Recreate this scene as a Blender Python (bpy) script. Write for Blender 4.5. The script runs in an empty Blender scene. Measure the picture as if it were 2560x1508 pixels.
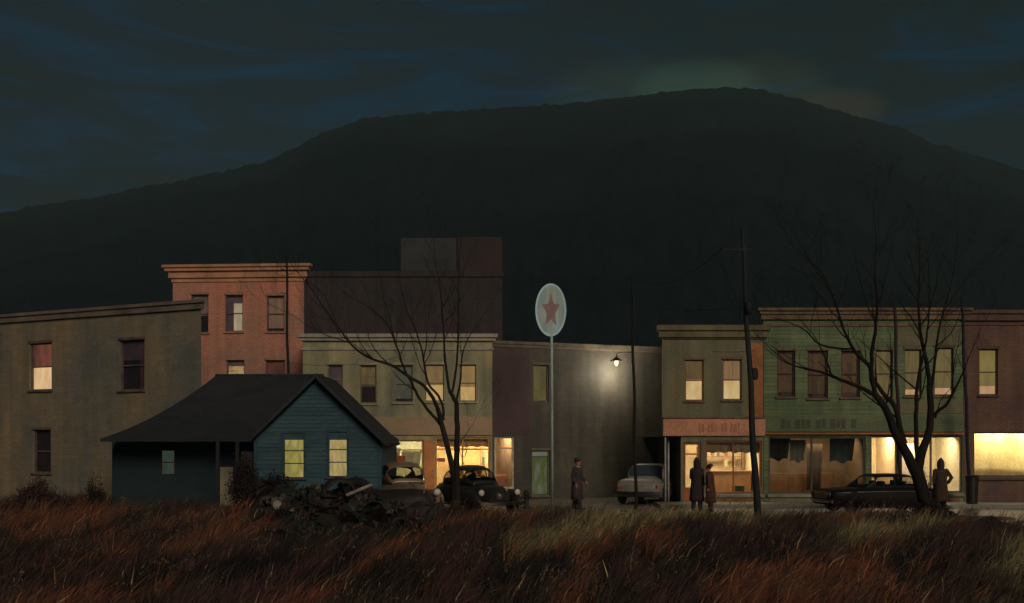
import bpy, bmesh, math, random
import numpy as np
from mathutils import Vector, Matrix, noise
R = math.radians
random.seed(7)
sc = bpy.context.scene
col = sc.collection

# ---------------------------------------------------------------- camera
CAMZ, HOR, FPX = 2.3, 1100.0, 2800.0
HAZE = .0004
cam_d = bpy.data.cameras.new("camera")
cam = bpy.data.objects.new("camera", cam_d)
col.objects.link(cam)
cam.location = (0, 0, CAMZ)
cam.rotation_euler = (R(90), 0, 0)
cam_d.sensor_width = 36
cam_d.lens = 36 * FPX / 2560
cam_d.shift_y = (HOR - 754) / 2560
cam_d.clip_end = 6000
sc.camera = cam
sc.view_settings.view_transform = 'Standard'
sc.view_settings.look = 'None'
sc.view_settings.exposure = 0
sc.view_settings.gamma = 1

# ---------------------------------------------------------------- sky
SUN_EL, SUN_AZ = 24.0, 160.0      # dim, very soft glow of the town behind the viewer
wd = bpy.data.worlds.new("World")
sc.world = wd
wd.use_nodes = True
nt = wd.node_tree
for n in list(nt.nodes): nt.nodes.remove(n)
def N(t, **k):
    n = nt.nodes.new(t)
    for a, v in k.items(): setattr(n, a, v)
    return n
L = nt.links.new
out = N('ShaderNodeOutputWorld'); bg = N('ShaderNodeBackground')
sky = N('ShaderNodeTexSky'); sky.sky_type = 'NISHITA'; sky.sun_disc = False
sky.sun_elevation = R(SUN_EL); sky.sun_rotation = R(SUN_AZ - 180)
tc = N('ShaderNodeTexCoord')
mp = N('ShaderNodeMapping'); mp.inputs['Scale'].default_value = (1.9, 1.9, 10.5)
L(tc.outputs['Generated'], mp.inputs['Vector'])
n1 = N('ShaderNodeTexNoise'); n1.inputs['Scale'].default_value = 2.6; n1.inputs['Detail'].default_value = 9; n1.inputs['Roughness'].default_value = .66
n1.inputs['Distortion'].default_value = 1.1
L(mp.outputs[0], n1.inputs['Vector'])
cr = N('ShaderNodeValToRGB'); e = cr.color_ramp.elements
e[0].position = .30; e[0].color = (.0062, .0066, .0070, 1)
e[1].position = .82; e[1].color = (.0025, .0250, .0520, 1)
for p, c in ((.42, (.0062, .0085, .0092)), (.50, (.0040, .0095, .0135)), (.59, (.0022, .0145, .0290))):
    k = e.new(p); k.color = (*c, 1)
L(n1.outputs['Fac'], cr.inputs[0])
# a low moonlit break in the cloud behind the crest
def lobe(d, inner, outer, colr, zs=2.6):
    v = Vector((d[0], d[1], d[2] * zs)).normalized()
    dt = N('ShaderNodeVectorMath', operation='DOT_PRODUCT'); dt.inputs[1].default_value = v
    nm = N('ShaderNodeVectorMath', operation='NORMALIZE')
    ms = N('ShaderNodeMapping'); L(tc.outputs['Generated'], ms.inputs['Vector']); ms.inputs['Scale'].default_value = (1, 1, zs)
    L(ms.outputs[0], nm.inputs[0]); L(nm.outputs[0], dt.inputs[0])
    mr = N('ShaderNodeMapRange'); mr.interpolation_type = 'SMOOTHERSTEP'
    mr.inputs['From Min'].default_value = math.cos(R(outer)); mr.inputs['From Max'].default_value = math.cos(R(inner))
    L(dt.outputs['Value'], mr.inputs['Value'])
    mx = N('ShaderNodeMix', data_type='RGBA', blend_type='MULTIPLY'); mx.inputs['Factor'].default_value = 1
    mx.inputs[7].default_value = (*colr, 1)
    cc = N('ShaderNodeCombineColor')
    for i in range(3): L(mr.outputs[0], cc.inputs[i])
    L(cc.outputs[0], mx.inputs[6])
    return mx.outputs[2]
def add(a, b):
    m = N('ShaderNodeMix', data_type='RGBA', blend_type='ADD'); m.inputs['Factor'].default_value = 1
    L(a, m.inputs[6]); L(b, m.inputs[7]); return m.outputs[2]
def pdir(px, py): return (px - 1280, FPX, HOR - py)
s = cr.outputs[0]
for px, py, a, b, c in ((1740, 228, .1, 3.2, (.012, .026, .017)), (1560, 245, .1, 4.0, (.007, .012, .007)), (1900, 225, .1, 3.4, (.010, .011, .004)),
                        (2090, 278, .1, 2.4, (.020, .012, .001)), (840, 150, 2, 15, (.000, .003, .006)), (2150, 100, 2, 12, (.000, .002, .002))):
    s = add(s, lobe(pdir(px, py), a, b, c))
skm = N('ShaderNodeMix', data_type='RGBA', blend_type='MULTIPLY'); skm.inputs['Factor'].default_value = 1
skm.inputs[7].default_value = (.00016, .00018, .00018, 1)
L(sky.outputs[0], skm.inputs[6])
s = add(s, skm.outputs[2])
L(s, bg.inputs['Color']); bg.inputs['Strength'].default_value = 1.0
L(bg.outputs[0], out.inputs[0])

# ---------------------------------------------------------------- the one sun, kept down to a dim warm night glow
sd = bpy.data.lights.new("sun", 'SUN'); sun = bpy.data.objects.new("sun", sd); col.objects.link(sun)
sd.energy = 1.15; sd.angle = R(24); sd.color = (1.0, .84, .66)
az = R(SUN_AZ)
dv = Vector((math.sin(az) * math.cos(R(SUN_EL)), math.cos(az) * math.cos(R(SUN_EL)), math.sin(R(SUN_EL))))
sun.rotation_euler = dv.to_track_quat('Z', 'Y').to_euler()
sc.cycles.use_denoising = True
sc.cycles.max_bounces = 6
sc.cycles.transparent_max_bounces = 12
sc.cycles.sample_clamp_indirect = 2.0

# ---------------------------------------------------------------- helpers
def P(px, py, Y): return Vector(((px - 1280) / FPX * Y, Y, CAMZ - (py - HOR) / FPX * Y))
def GX(px, Y): return (px - 1280) / FPX * Y
def PM(Y): return FPX / Y           # photo pixels per metre

class MB:
    def __init__(s): s.v = []; s.f = []
    def add(s, vs, fs):
        o = len(s.v); s.v += [tuple(v) for v in vs]; s.f += [tuple(i + o for i in f) for f in fs]; return s
    def box(s, x0, x1, y0, y1, z0, z1, m=None):
        vs = [(x, y, z) for z in (z0, z1) for y in (y0, y1) for x in (x0, x1)]
        if m is not None: vs = [m @ Vector(v) for v in vs]
        return s.add(vs, [(0, 2, 3, 1), (4, 5, 7, 6), (0, 1, 5, 4), (2, 6, 7, 3), (0, 4, 6, 2), (1, 3, 7, 5)])
    def plan(s, poly, z0, z1):
        n = len(poly)
        vs = [(x, y, z0) for x, y in poly] + [(x, y, z1) for x, y in poly]
        return s.add(vs, [tuple(range(n))[::-1], tuple(range(n, 2 * n))] + [(i, (i + 1) % n, n + (i + 1) % n, n + i) for i in range(n)])
    def prof(s, poly, x0, x1):          # poly in (y,z) swept along x
        n = len(poly)
        vs = [(x0, y, z) for y, z in poly] + [(x1, y, z) for y, z in poly]
        return s.add(vs, [tuple(range(n))[::-1], tuple(range(n, 2 * n))] + [(i, (i + 1) % n, n + (i + 1) % n, n + i) for i in range(n)])
    def loft(s, rings, cap=True, closed=True):
        n = len(rings[0]); o = len(s.v)
        for r in rings: s.v += [tuple(p) for p in r]
        for k in range(len(rings) - 1):
            for i in range(n if closed else n - 1):
                j = (i + 1) % n
                s.f.append((o + k * n + i, o + k * n + j, o + (k + 1) * n + j, o + (k + 1) * n + i))
        if cap and closed:
            s.f.append(tuple(o + i for i in range(n))[::-1]); s.f.append(tuple(o + (len(rings) - 1) * n + i for i in range(n)))
        return s
    def tube(s, pts, rad, n=8, cap=True):
        pts = [Vector(p) for p in pts]
        if not hasattr(rad, '__len__'): rad = [rad] * len(pts)
        rings = []; up = None
        for i, p in enumerate(pts):
            d = (pts[min(i + 1, len(pts) - 1)] - pts[max(i - 1, 0)])
            if d.length < 1e-6: d = Vector((0, 0, 1))
            d.normalize()
            if up is None:
                up = Vector((0, 1, 0)) if abs(d.y) < .8 else Vector((1, 0, 0))
            a = up.cross(d)
            if a.length < 1e-4: a = Vector((1, 0, 0)).cross(d)
            a.normalize(); b = d.cross(a); up = b.copy(); up = a.cross(d) * -1
            rings.append([p + (a * math.cos(t) + b * math.sin(t)) * rad[i] for t in [2 * math.pi * k / n for k in range(n)]])
            up = b
        return s.loft(rings, cap)
    def lathe(s, prof, m=None, n=20):   # prof (r,z) about local z
        rings = []
        for r, z in prof:
            rg = [Vector((max(r, 1e-4) * math.cos(2 * math.pi * k / n), max(r, 1e-4) * math.sin(2 * math.pi * k / n), z)) for k in range(n)]
            if m is not None: rg = [m @ p for p in rg]
            rings.append(rg)
        return s.loft(rings, True)
    def ball(s, c, r, n=12, k=8, noisef=0):
        sx, sy, sz = r if hasattr(r, '__len__') else (r, r, r)
        rings = []
        for i in range(k + 1):
            a = -math.pi / 2 + math.pi * i / k
            rg = []
            for j in range(n):
                t = 2 * math.pi * j / n
                v = Vector((math.cos(a) * math.cos(t), math.cos(a) * math.sin(t), math.sin(a)))
                q = 1 + (noisef * noise.noise(v * 2.3 + Vector(c)) if noisef else 0)
                rg.append((c[0] + sx * q * v.x * .999 , c[1] + sy * q * v.y, c[2] + sz * q * v.z))
            rings.append(rg)
        return s.loft(rings, True)
    def build(s, name, m, parent=None, smooth=False, bevel=0, loc=None):
        me = bpy.data.meshes.new(name); me.from_pydata(s.v, [], s.f); me.validate(); me.update()
        bm = bmesh.new(); bm.from_mesh(me)
        if smooth: bmesh.ops.remove_doubles(bm, verts=bm.verts, dist=2e-4)
        bmesh.ops.recalc_face_normals(bm, faces=bm.faces); bm.to_mesh(me); bm.free()
        me.materials.append(m)
        if smooth:
            for p in me.polygons: p.use_smooth = True
        o = bpy.data.objects.new(name, me); col.objects.link(o)
        if parent: o.parent = parent
        if loc: o.location = loc
        if bevel:
            b = o.modifiers.new('bevel', 'BEVEL'); b.width = bevel; b.segments = 2; b.limit_method = 'ANGLE'; b.angle_limit = R(35)
        return o

def tag(o, label=None, cat=None, group=None, kind=None):
    for k, v in (('label', label), ('category', cat), ('group', group), ('kind', kind)):
        if v: o[k] = v
    return o
def empty(name, loc=(0, 0, 0), rz=0, label=None, cat=None, group=None, rot=None):
    o = bpy.data.objects.new(name, None); col.objects.link(o); o.location = loc
    o.rotation_euler = rot if rot else (0, 0, rz); o.empty_display_size = .2
    return tag(o, label, cat, group)

# ---------------------------------------------------------------- materials
def srgb(*c):
    return tuple(((v / 255) / 12.92 if v / 255 <= .04045 else ((v / 255 + .055) / 1.055) ** 2.4) for v in c)
MC = {}
def mat(name, c1=None, c2=None, scale=1.5, rough=.8, bump=.3, stretch=(1, 1, 1), c3=None, metal=0, spec=.3, fine=28, emit=0, bdist=.02, coat=0, brick=None, streak=0):
    if name in MC: return MC[name]
    m = bpy.data.materials.new(name); m.use_nodes = True; t = m.node_tree; t.nodes.clear()
    def n(ty, **k):
        x = t.nodes.new(ty)
        for a, v in k.items(): setattr(x, a, v)
        return x
    l = t.links.new
    o = n('ShaderNodeOutputMaterial'); b = n('ShaderNodeBsdfPrincipled'); l(b.outputs[0], o.inputs[0])
    b.inputs['Roughness'].default_value = rough; b.inputs['Metallic'].default_value = metal; b.inputs['Specular IOR Level'].default_value = spec
    if coat: b.inputs['Coat Weight'].default_value = coat; b.inputs['Coat Roughness'].default_value = .12
    c2 = c2 or tuple(v * .6 for v in c1)
    tcx = n('ShaderNodeTexCoord'); mpx = n('ShaderNodeMapping'); mpx.inputs['Scale'].default_value = stretch; l(tcx.outputs['Object'], mpx.inputs['Vector'])
    a = n('ShaderNodeTexNoise'); a.inputs['Scale'].default_value = scale; a.inputs['Detail'].default_value = 6; a.inputs['Roughness'].default_value = .62; a.inputs['Distortion'].default_value = .4
    l(mpx.outputs[0], a.inputs['Vector'])
    r = n('ShaderNodeValToRGB'); r.color_ramp.elements[0].position = .34; r.color_ramp.elements[0].color = (*c2, 1)
    r.color_ramp.elements[1].position = .66; r.color_ramp.elements[1].color = (*c1, 1)
    if c3:
        k = r.color_ramp.elements.new(.5); k.color = (*c3, 1)
    l(a.outputs['Fac'], r.inputs[0])
    f = n('ShaderNodeTexNoise'); f.inputs['Scale'].default_value = fine; f.inputs['Detail'].default_value = 4; l(mpx.outputs[0], f.inputs['Vector'])
    mr = n('ShaderNodeMapRange'); mr.inputs['From Min'].default_value = .3; mr.inputs['From Max'].default_value = .7; mr.inputs['To Min'].default_value = .74; mr.inputs['To Max'].default_value = 1.22
    l(f.outputs['Fac'], mr.inputs['Value'])
    mx = n('ShaderNodeVectorMath', operation='SCALE'); l(r.outputs[0], mx.inputs[0]); l(mr.outputs[0], mx.inputs['Scale'])
    cur = mx.outputs[0]
    if streak:
        ms = n('ShaderNodeMapping'); ms.inputs['Scale'].default_value = (2.2, 2.2, .22); l(tcx.outputs['Object'], ms.inputs['Vector'])
        sn = n('ShaderNodeTexNoise'); sn.inputs['Scale'].default_value = 1.3; sn.inputs['Detail'].default_value = 5; l(ms.outputs[0], sn.inputs['Vector'])
        sr = n('ShaderNodeMapRange'); sr.inputs['From Min'].default_value = .35; sr.inputs['From Max'].default_value = .65; sr.inputs['To Min'].default_value = 1 - streak; sr.inputs['To Max'].default_value = 1 + streak * .6
        l(sn.outputs['Fac'], sr.inputs['Value']); m2 = n('ShaderNodeVectorMath', operation='SCALE'); l(cur, m2.inputs[0]); l(sr.outputs[0], m2.inputs['Scale']); cur = m2.outputs[0]
    if brick:
        sx = n('ShaderNodeSeparateXYZ'); l(tcx.outputs['Object'], sx.inputs[0]); ad = n('ShaderNodeMath', operation='ADD'); l(sx.outputs[0], ad.inputs[0]); l(sx.outputs[1], ad.inputs[1])
        cx = n('ShaderNodeCombineXYZ'); l(ad.outputs[0], cx.inputs[0]); l(sx.outputs[2], cx.inputs[1])
        bt = n('ShaderNodeTexBrick'); l(cx.outputs[0], bt.inputs['Vector']); bt.inputs['Scale'].default_value = 1.0; bt.inputs['Brick Width'].default_value = brick[0]; bt.inputs['Row Height'].default_value = brick[1]; bt.inputs['Mortar Size'].default_value = brick[2]
        bt.inputs['Color1'].default_value = (1.07, 1.07, 1.07, 1); bt.inputs['Color2'].default_value = (.91, .91, .91, 1); bt.inputs['Mortar'].default_value = (brick[3],) * 3 + (1,); bt.inputs['Mortar Smooth'].default_value = .3
        m3 = n('ShaderNodeMix', data_type='RGBA', blend_type='MULTIPLY'); m3.inputs['Factor'].default_value = 1; l(cur, m3.inputs[6]); l(bt.outputs['Color'], m3.inputs[7]); cur = m3.outputs[2]
    l(cur, b.inputs['Base Color'])
    if bump:
        bp = n('ShaderNodeBump'); bp.inputs['Strength'].default_value = bump; bp.inputs['Distance'].default_value = bdist; l(f.outputs['Fac'], bp.inputs['Height']); l(bp.outputs[0], b.inputs['Normal'])
    if emit:
        l(mx.outputs[0], b.inputs['Emission Color']); b.inputs['Emission Strength'].default_value = emit
    MC[name] = m; return m
def glow(name, c1, c2=None, strength=1.0, scale=3.0, stretch=(1, 1, .35), c3=None):
    """a lit blind, curtain or lamp-lit pane: it gives off light"""
    if name in MC: return MC[name]
    m = bpy.data.materials.new(name); m.use_nodes = True; t = m.node_tree; t.nodes.clear(); l = t.links.new
    o = t.nodes.new('ShaderNodeOutputMaterial'); e_ = t.nodes.new('ShaderNodeEmission'); l(e_.outputs[0], o.inputs[0])
    tcx = t.nodes.new('ShaderNodeTexCoord'); mpx = t.nodes.new('ShaderNodeMapping'); mpx.inputs['Scale'].default_value = stretch
    l(tcx.outputs['Object'], mpx.inputs['Vector'])
    a = t.nodes.new('ShaderNodeTexNoise'); a.inputs['Scale'].default_value = scale; a.inputs['Detail'].default_value = 5; l(mpx.outputs[0], a.inputs['Vector'])
    r = t.nodes.new('ShaderNodeValToRGB'); c2 = c2 or tuple(v * .65 for v in c1)
    r.color_ramp.elements[0].position = .36; r.color_ramp.elements[0].color = (*c2, 1)
    r.color_ramp.elements[1].position = .64; r.color_ramp.elements[1].color = (*c1, 1)
    if c3: k = r.color_ramp.elements.new(.5); k.color = (*c3, 1)
    l(a.outputs['Fac'], r.inputs[0]); l(r.outputs[0], e_.inputs[0]); e_.inputs[1].default_value = strength
    MC[name] = m; return m
def glassmat(name, tint=(.9, .92, .9), refl=.12):
    if name in MC: return MC[name]
    m = bpy.data.materials.new(name); m.use_nodes = True; t = m.node_tree; t.nodes.clear(); l = t.links.new
    o = t.nodes.new('ShaderNodeOutputMaterial'); a = t.nodes.new('ShaderNodeBsdfTransparent'); g = t.nodes.new('ShaderNodeBsdfGlossy'); x = t.nodes.new('ShaderNodeMixShader')
    a.inputs[0].default_value = (*tint, 1); g.inputs['Roughness'].default_value = .08; x.inputs[0].default_value = refl
    l(a.outputs[0], x.inputs[1]); l(g.outputs[0], x.inputs[2]); l(x.outputs[0], o.inputs[0]); MC[name] = m; return m

M_dark = mat('dark_interior', srgb(38, 26, 26), srgb(20, 18, 20), 4, .6, 0)
M_dglass = mat('unlit_glass', srgb(62, 48, 48), srgb(34, 38, 42), 1.2, .3, .05, stretch=(1, 1, .4), spec=.5, fine=9)
M_glass = glassmat('shop_glass')
M_iron = mat('dark_iron', srgb(52, 50, 48), srgb(34, 32, 32), 3, .6, .2, metal=.2)
M_bark = mat('bark', srgb(50, 41, 33), srgb(26, 22, 19), 5, .9, .6, stretch=(1, 1, .25), fine=40)
M_bark2 = mat('bark_reddish', srgb(42, 33, 26), srgb(20, 16, 14), 5, .9, .6, stretch=(1, 1, .25), fine=40)
M_wood = mat('weathered_pole', srgb(50, 46, 42), srgb(30, 27, 25), 4, .9, .5, stretch=(1, 1, .12), fine=40)

def alb(r, g, b, k=1.0):           # surface colour that reads as this tone under the dim warm light
    l_ = srgb(r, g, b)
    return tuple(min(.8, v * k / w) for v, w in zip(l_, (.40, .335, .27)))

# ---------------------------------------------------------------- building kit
class Bld:
    def __init__(s, name, label, A, B, depthL, depthR, ztop, m, cat='building', group=None, z0=0.0):
        s.A = Vector((A[0], A[1])); s.B = Vector((B[0], B[1])); s.d = (s.B - s.A); s.W = s.d.length; s.d.normalize()
        s.ang = math.atan2(s.d.y, s.d.x); s.nrm = Vector((-s.d.y, s.d.x))   # into the building
        s.root = empty(name, (A[0], A[1], 0), s.ang, label, cat, group)
        s.m = m; s.ztop = ztop; s.ops = []; s.z0 = z0
        s.bl = s.loc2(*depthL); s.br = s.loc2(*depthR)
    def loc2(s, x, y):
        v = Vector((x, y)) - s.A
        return (v.dot(s.d), v.dot(s.nrm))
    def uz(s, px, py):
        dx, dy = (px - 1280) / FPX, 1.0
        # A + u d = t (dx,dy)
        det = s.d.x * (-dy) - (-dx) * s.d.y
        u = ((-s.A.x) * (-dy) - (-dx) * (-s.A.y)) / det
        Y = s.A.y + u * s.d.y
        return u, CAMZ - (py - HOR) / FPX * Y
    def rect(s, x0, y0, x1, y1):
        u0, za = s.uz(x0, y0); u1, zb = s.uz(x1, y1)
        return (u0, u1, zb, za)
    def open(s, r, rd=.14): s.ops.append((*r, rd)); return r
    def walls(s, umin=0, skip=()):
        us = sorted({umin, s.W} | {o[0] for o in s.ops} | {o[1] for o in s.ops}); zs = sorted({s.z0, s.ztop} | {o[2] for o in s.ops} | {o[3] for o in s.ops})
        us = [u for u in us if umin - 1e-6 <= u <= s.W + 1e-6]; zs = [z for z in zs if s.z0 - 1e-6 <= z <= s.ztop + 1e-6]
        mb = MB()
        for i in range(len(us) - 1):
            for j in range(len(zs) - 1):
                cu, cz = (us[i] + us[i + 1]) / 2, (zs[j] + zs[j + 1]) / 2
                if any(o[0] < cu < o[1] and o[2] < cz < o[3] for o in s.ops): continue
                mb.add([(us[i], 0, zs[j]), (us[i + 1], 0, zs[j]), (us[i + 1], 0, zs[j + 1]), (us[i], 0, zs[j + 1])], [(0, 1, 2, 3)])
        for u0, u1, z0, z1, rd in s.ops:
            if rd <= 0: continue
            mb.add([(u0, 0, z0), (u1, 0, z0), (u1, 0, z1), (u0, 0, z1), (u0, rd, z0), (u1, rd, z0), (u1, rd, z1), (u0, rd, z1)],
                   [(0, 1, 5, 4), (1, 2, 6, 5), (2, 3, 7, 6), (3, 0, 4, 7)])
        bl, br = s.bl, s.br; z0, z1 = s.z0, s.ztop
        mb.add([(umin, 0, z0), (s.W, 0, z0), (br[0], br[1], z0), (bl[0], bl[1], z0), (umin, 0, z1), (s.W, 0, z1), (br[0], br[1], z1), (bl[0], bl[1], z1)],
               [(1, 2, 6, 5), (2, 3, 7, 6), (3, 0, 4, 7)])
        s.wall = mb.build('wall', s.m, s.root)
        rf = MB().plan([(umin + .1, .1), (s.W - .1, .1), (br[0] - .05, br[1] - .1), (bl[0] + .05, bl[1] - .1)], z1 - .32, z1 - .2)
        rf.build('roof', mat('tar_roof', (.03, .03, .03), None, 2, .9), s.root)
        return s
    def cornice(s, steps, m, u0=0, u1=None, name='cornice', z=None):
        """steps: list of (out, zlow, zhigh) boxes, each proud by a different amount"""
        u1 = s.W if u1 is None else u1; mb = MB()
        for out_, za, zb in steps:
            mb.box(u0 - out_, u1 + out_, -out_, .03, za, zb)
        return mb.build(name, m, s.root, bevel=.012)
    def band(s, x0, y0, x1, y1, m, name, out_=.05, label=None):
        u0, u1, z0, z1 = s.rect(x0, y0, x1, y1)
        o = MB().box(u0, u1, -out_, .02, z0, z1).build(name, m, s.root, bevel=.01)
        if label: o['label'] = label
        return o
    def window(s, x0, y0, x1, y1, frame, pane, blind=None, bsplit=.5, bars=(.5,), vbars=(), sill=True, lint=True, fw=.045, rd=.13, blindside=None, label=None):
        u0, u1, z0, z1 = r = s.rect(x0, y0, x1, y1)
        s.open(r, rd + .06)
        mb = MB(); d0, d1 = rd - .05, rd + .02
        e_ = .002
        mb.box(u0 - e_, u0 + fw, d0, d1, z0, z1).box(u1 - fw, u1 + e_, d0, d1, z0, z1)
        mb.box(u0 + fw, u1 - fw, d0 + .003, d1, z0 - e_, z0 + fw).box(u0 + fw, u1 - fw, d0 + .003, d1, z1 - fw, z1 + e_)
        for b in bars: zc = z0 + (z1 - z0) * b; mb.box(u0 + fw, u1 - fw, d0 + .012, d1 - .002, zc - .022, zc + .022)
        for b in vbars: uc = u0 + (u1 - u0) * b; mb.box(uc - .014, uc + .014, d0 + .016, d1 - .004, z0 + fw, z1 - fw)
        w = mb.build('window', frame, s.root)
        if label: w['label'] = label
        MB().box(u0, u1, rd + .03, rd + .05, z0, z1).build('pane', pane, w)
        if blind:
            zs = z1 - (z1 - z0) * bsplit
            MB().box(u0 + fw * .5, u1 - fw * .5, rd + .006, rd + .014, zs, z1 - .01).build('blind', blind, w)
        if blindside:
            bm_, f0, f1 = blindside
            MB().box(u0 + (u1 - u0) * f0, u0 + (u1 - u0) * f1, rd + .0175, rd + .026, z0 + .01, z1 - .01).build('curtain', bm_, w)
        if sill: MB().box(u0 - .06, u1 + .06, -.07, rd - .06, z0 - .07, z0 - .002).build('sill', s.trim, w, bevel=.008)
        if lint: MB().box(u0 - .05, u1 + .05, -.035, .03, z1 + .004, z1 + .10).build('lintel', s.trim, w, bevel=.008)
        return w
def roomlamp(b, u, dep, z, power, colr, sx, sy, tilt=0):
    ld = bpy.data.lights.new('ceiling_light', 'AREA'); ld.shape = 'RECTANGLE'; ld.size = sx; ld.size_y = sy; ld.energy = power; ld.color = colr
    o = bpy.data.objects.new('ceiling_light', ld); col.objects.link(o); o.parent = b.root; o.location = (u, dep, z); o.rotation_euler = (tilt, 0, 0)
    return o
def room(b, r, dep, wallm, floorm, lamp=None, zf=None, u0=None, u1=None):
    """a real recessed shop interior behind an opening"""
    a0, a1, z0, z1 = r; a0 = u0 if u0 is not None else a0 - .02; a1 = u1 if u1 is not None else a1 + .02
    zf = z0 - .02 if zf is None else zf; z1 = z1 + .12; y0, y1 = .16, dep
    mb = MB().add([(a0, y0, zf), (a1, y0, zf), (a1, y1, zf), (a0, y1, zf), (a0, y0, z1), (a1, y0, z1), (a1, y1, z1), (a0, y1, z1)],
                  [(2, 3, 7, 6), (1, 2, 6, 5), (3, 0, 4, 7), (4, 5, 6, 7)])
    w = mb.build('room', wallm, b.root)
    MB().add([(a0, y0, zf + .003), (a1, y0, zf + .003), (a1, y1, zf + .003), (a0, y1, zf + .003)], [(0, 1, 2, 3)]).build('room_floor', floorm, b.root)
    if lamp:
        for (fu, pw, cl) in lamp:
            roomlamp(b, a0 + (a1 - a0) * fu, dep * .42, z1 - .03, pw * 1.7, cl, (a1 - a0) * (.85 if len(lamp) == 1 else .42), 1.0, R(22))
    return w
def shopglass(b, r, frame, mull=(), tr=None, fw=.06, rd=.1, name='shop_window', label=None, glass=None):
    u0, u1, z0, z1 = r
    mb = MB(); d0, d1 = rd - .05, rd + .03
    mb.box(u0 - .002, u0 + fw, d0, d1, z0, z1).box(u1 - fw, u1 + .002, d0, d1, z0, z1)
    mb.box(u0 + fw, u1 - fw, d0 + .004, d1, z0 - .002, z0 + fw).box(u0 + fw, u1 - fw, d0 + .004, d1, z1 - fw, z1 + .002)
    for q in mull: uc = u0 + (u1 - u0) * q; mb.box(uc - .028, uc + .028, d0 + .006, d1 - .004, z0 + fw, z1 - fw)
    if tr: zc = z0 + (z1 - z0) * tr; mb.box(u0 + fw, u1 - fw, d0 + .012, d1 - .006, zc - .025, zc + .025)
    w = mb.build(name, frame, b.root)
    if label: w['label'] = label
    MB().box(u0 + .01, u1 - .01, rd - .004, rd + .004, z0 + .01, z1 - .01).build('pane', glass or M_glass, w)
    return w

WARM = (1.0, .74, .42); CREAM = (1.0, .84, .56)
# ================================================================ A  brown building, far left
mA = mat('brown_stucco', alb(98, 78, 54), alb(70, 66, 56), .5, .9, .5, stretch=(1, 1, .45), c3=alb(84, 72, 54), streak=.13, brick=(.42, .2, .012, .9))
A = Bld('plain_building', 'plain two storey brown stucco building with small cream lit upstairs window behind the teal cottage',
        (GX(-260, 44.4), 44.4), (GX(503, 37), 37), (GX(-330, 58), 58), (GX(492, 49), 49), 6.9, mA)
A.trim = mat('brown_trim', alb(78, 60, 46), alb(50, 40, 34), 2, .8)
A.cornice([(.10, 6.62, 6.82), (.17, 6.82, 6.93)], mat('brown_cornice', alb(88, 72, 58), alb(60, 50, 42), 1, .8), u0=0)
A.ztop = 6.88
A.window(74, 860, 129, 975, A.trim, glow('cream_light', (.72, .50, .26), (.60, .38, .18), 1.0), glow('red_shade', (.16, .055, .03), (.06, .026, .02), 1), .49)
A.window(298, 852, 361, 975, A.trim, M_dglass, mat('dark_shade', alb(60, 40, 42), alb(38, 34, 36), 2), .4, blindside=(mat('dark_red_drape', alb(66, 36, 34), alb(44, 26, 26), 2), .72, .98))
A.window(82, 1075, 127, 1183, A.trim, M_dglass)
A.walls()
u, _ = A.uz(235, 800)
ch = MB().box(u - .36, u + .36, 3.0, 3.7, 6.6, 7.42).box(u - .4, u + .4, 2.95, 3.75, 7.42, 7.52)
ch.build('chimney', mat('maroon_brick', alb(44, 28, 30), alb(34, 24, 26), 6, .9), A.root)

# ================================================================ B  orange brick building
mB = mat('orange_brick', alb(138, 82, 60), alb(106, 76, 60), .55, .85, .5, stretch=(1, 1, .6), c3=alb(126, 82, 62), streak=.16, brick=(.24, .085, .012, .86))
B = Bld('brick_building', 'three storey orange brick building with a deep plain cornice and half drawn blinds',
        (GX(432, 45), 45), (GX(760, 44.6), 44.6), (GX(440, 57), 57), (GX(748, 57), 57), CAMZ + 432 / FPX * 45, mB)
B.trim = mat('ochre_stone', alb(120, 84, 58), alb(92, 68, 50), 2, .8)
zt = B.ztop
B.cornice([(.05, zt - .62, zt - .46), (.14, zt - .46, zt - .2), (.26, zt - .2, zt - .06), (.34, zt - .06, zt + .05)], mat('terracotta', alb(140, 92, 64), alb(108, 74, 52), 1, .8))
mp_ = mat('plum_frame', alb(78, 56, 54), alb(50, 40, 40), 3, .7)
B.window(478, 737, 521, 832, mp_, M_dglass, mat('grey_blind', alb(92, 74, 64), alb(66, 56, 52), 1.5), .55)
B.window(563, 738, 607, 829, mp_, glow('pale_light', (.40, .33, .19), (.26, .21, .13)), mat('plum_blind', alb(82, 62, 60), alb(58, 48, 50), 2), .22, blindside=(mat('plum_blind2', alb(76, 54, 52), alb(58, 46, 48), 2), .0, .42))
B.window(667, 740, 711, 829, mp_, M_dglass, mat('tan_blind', alb(118, 88, 66), alb(86, 70, 60), 1.5, stretch=(3, 1, .3)), .9)
B.window(566, 901, 611, 990, mp_, glow('gold_light', (.42, .27, .10), (.18, .12, .06), stretch=(1, 1, 2)), mat('plum_blind'), .16)
B.window(664, 901, 712, 990, mp_, M_dglass, mat('maroon_blind', alb(96, 54, 40), alb(60, 40, 34), 2), .5)
B.walls()

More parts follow.
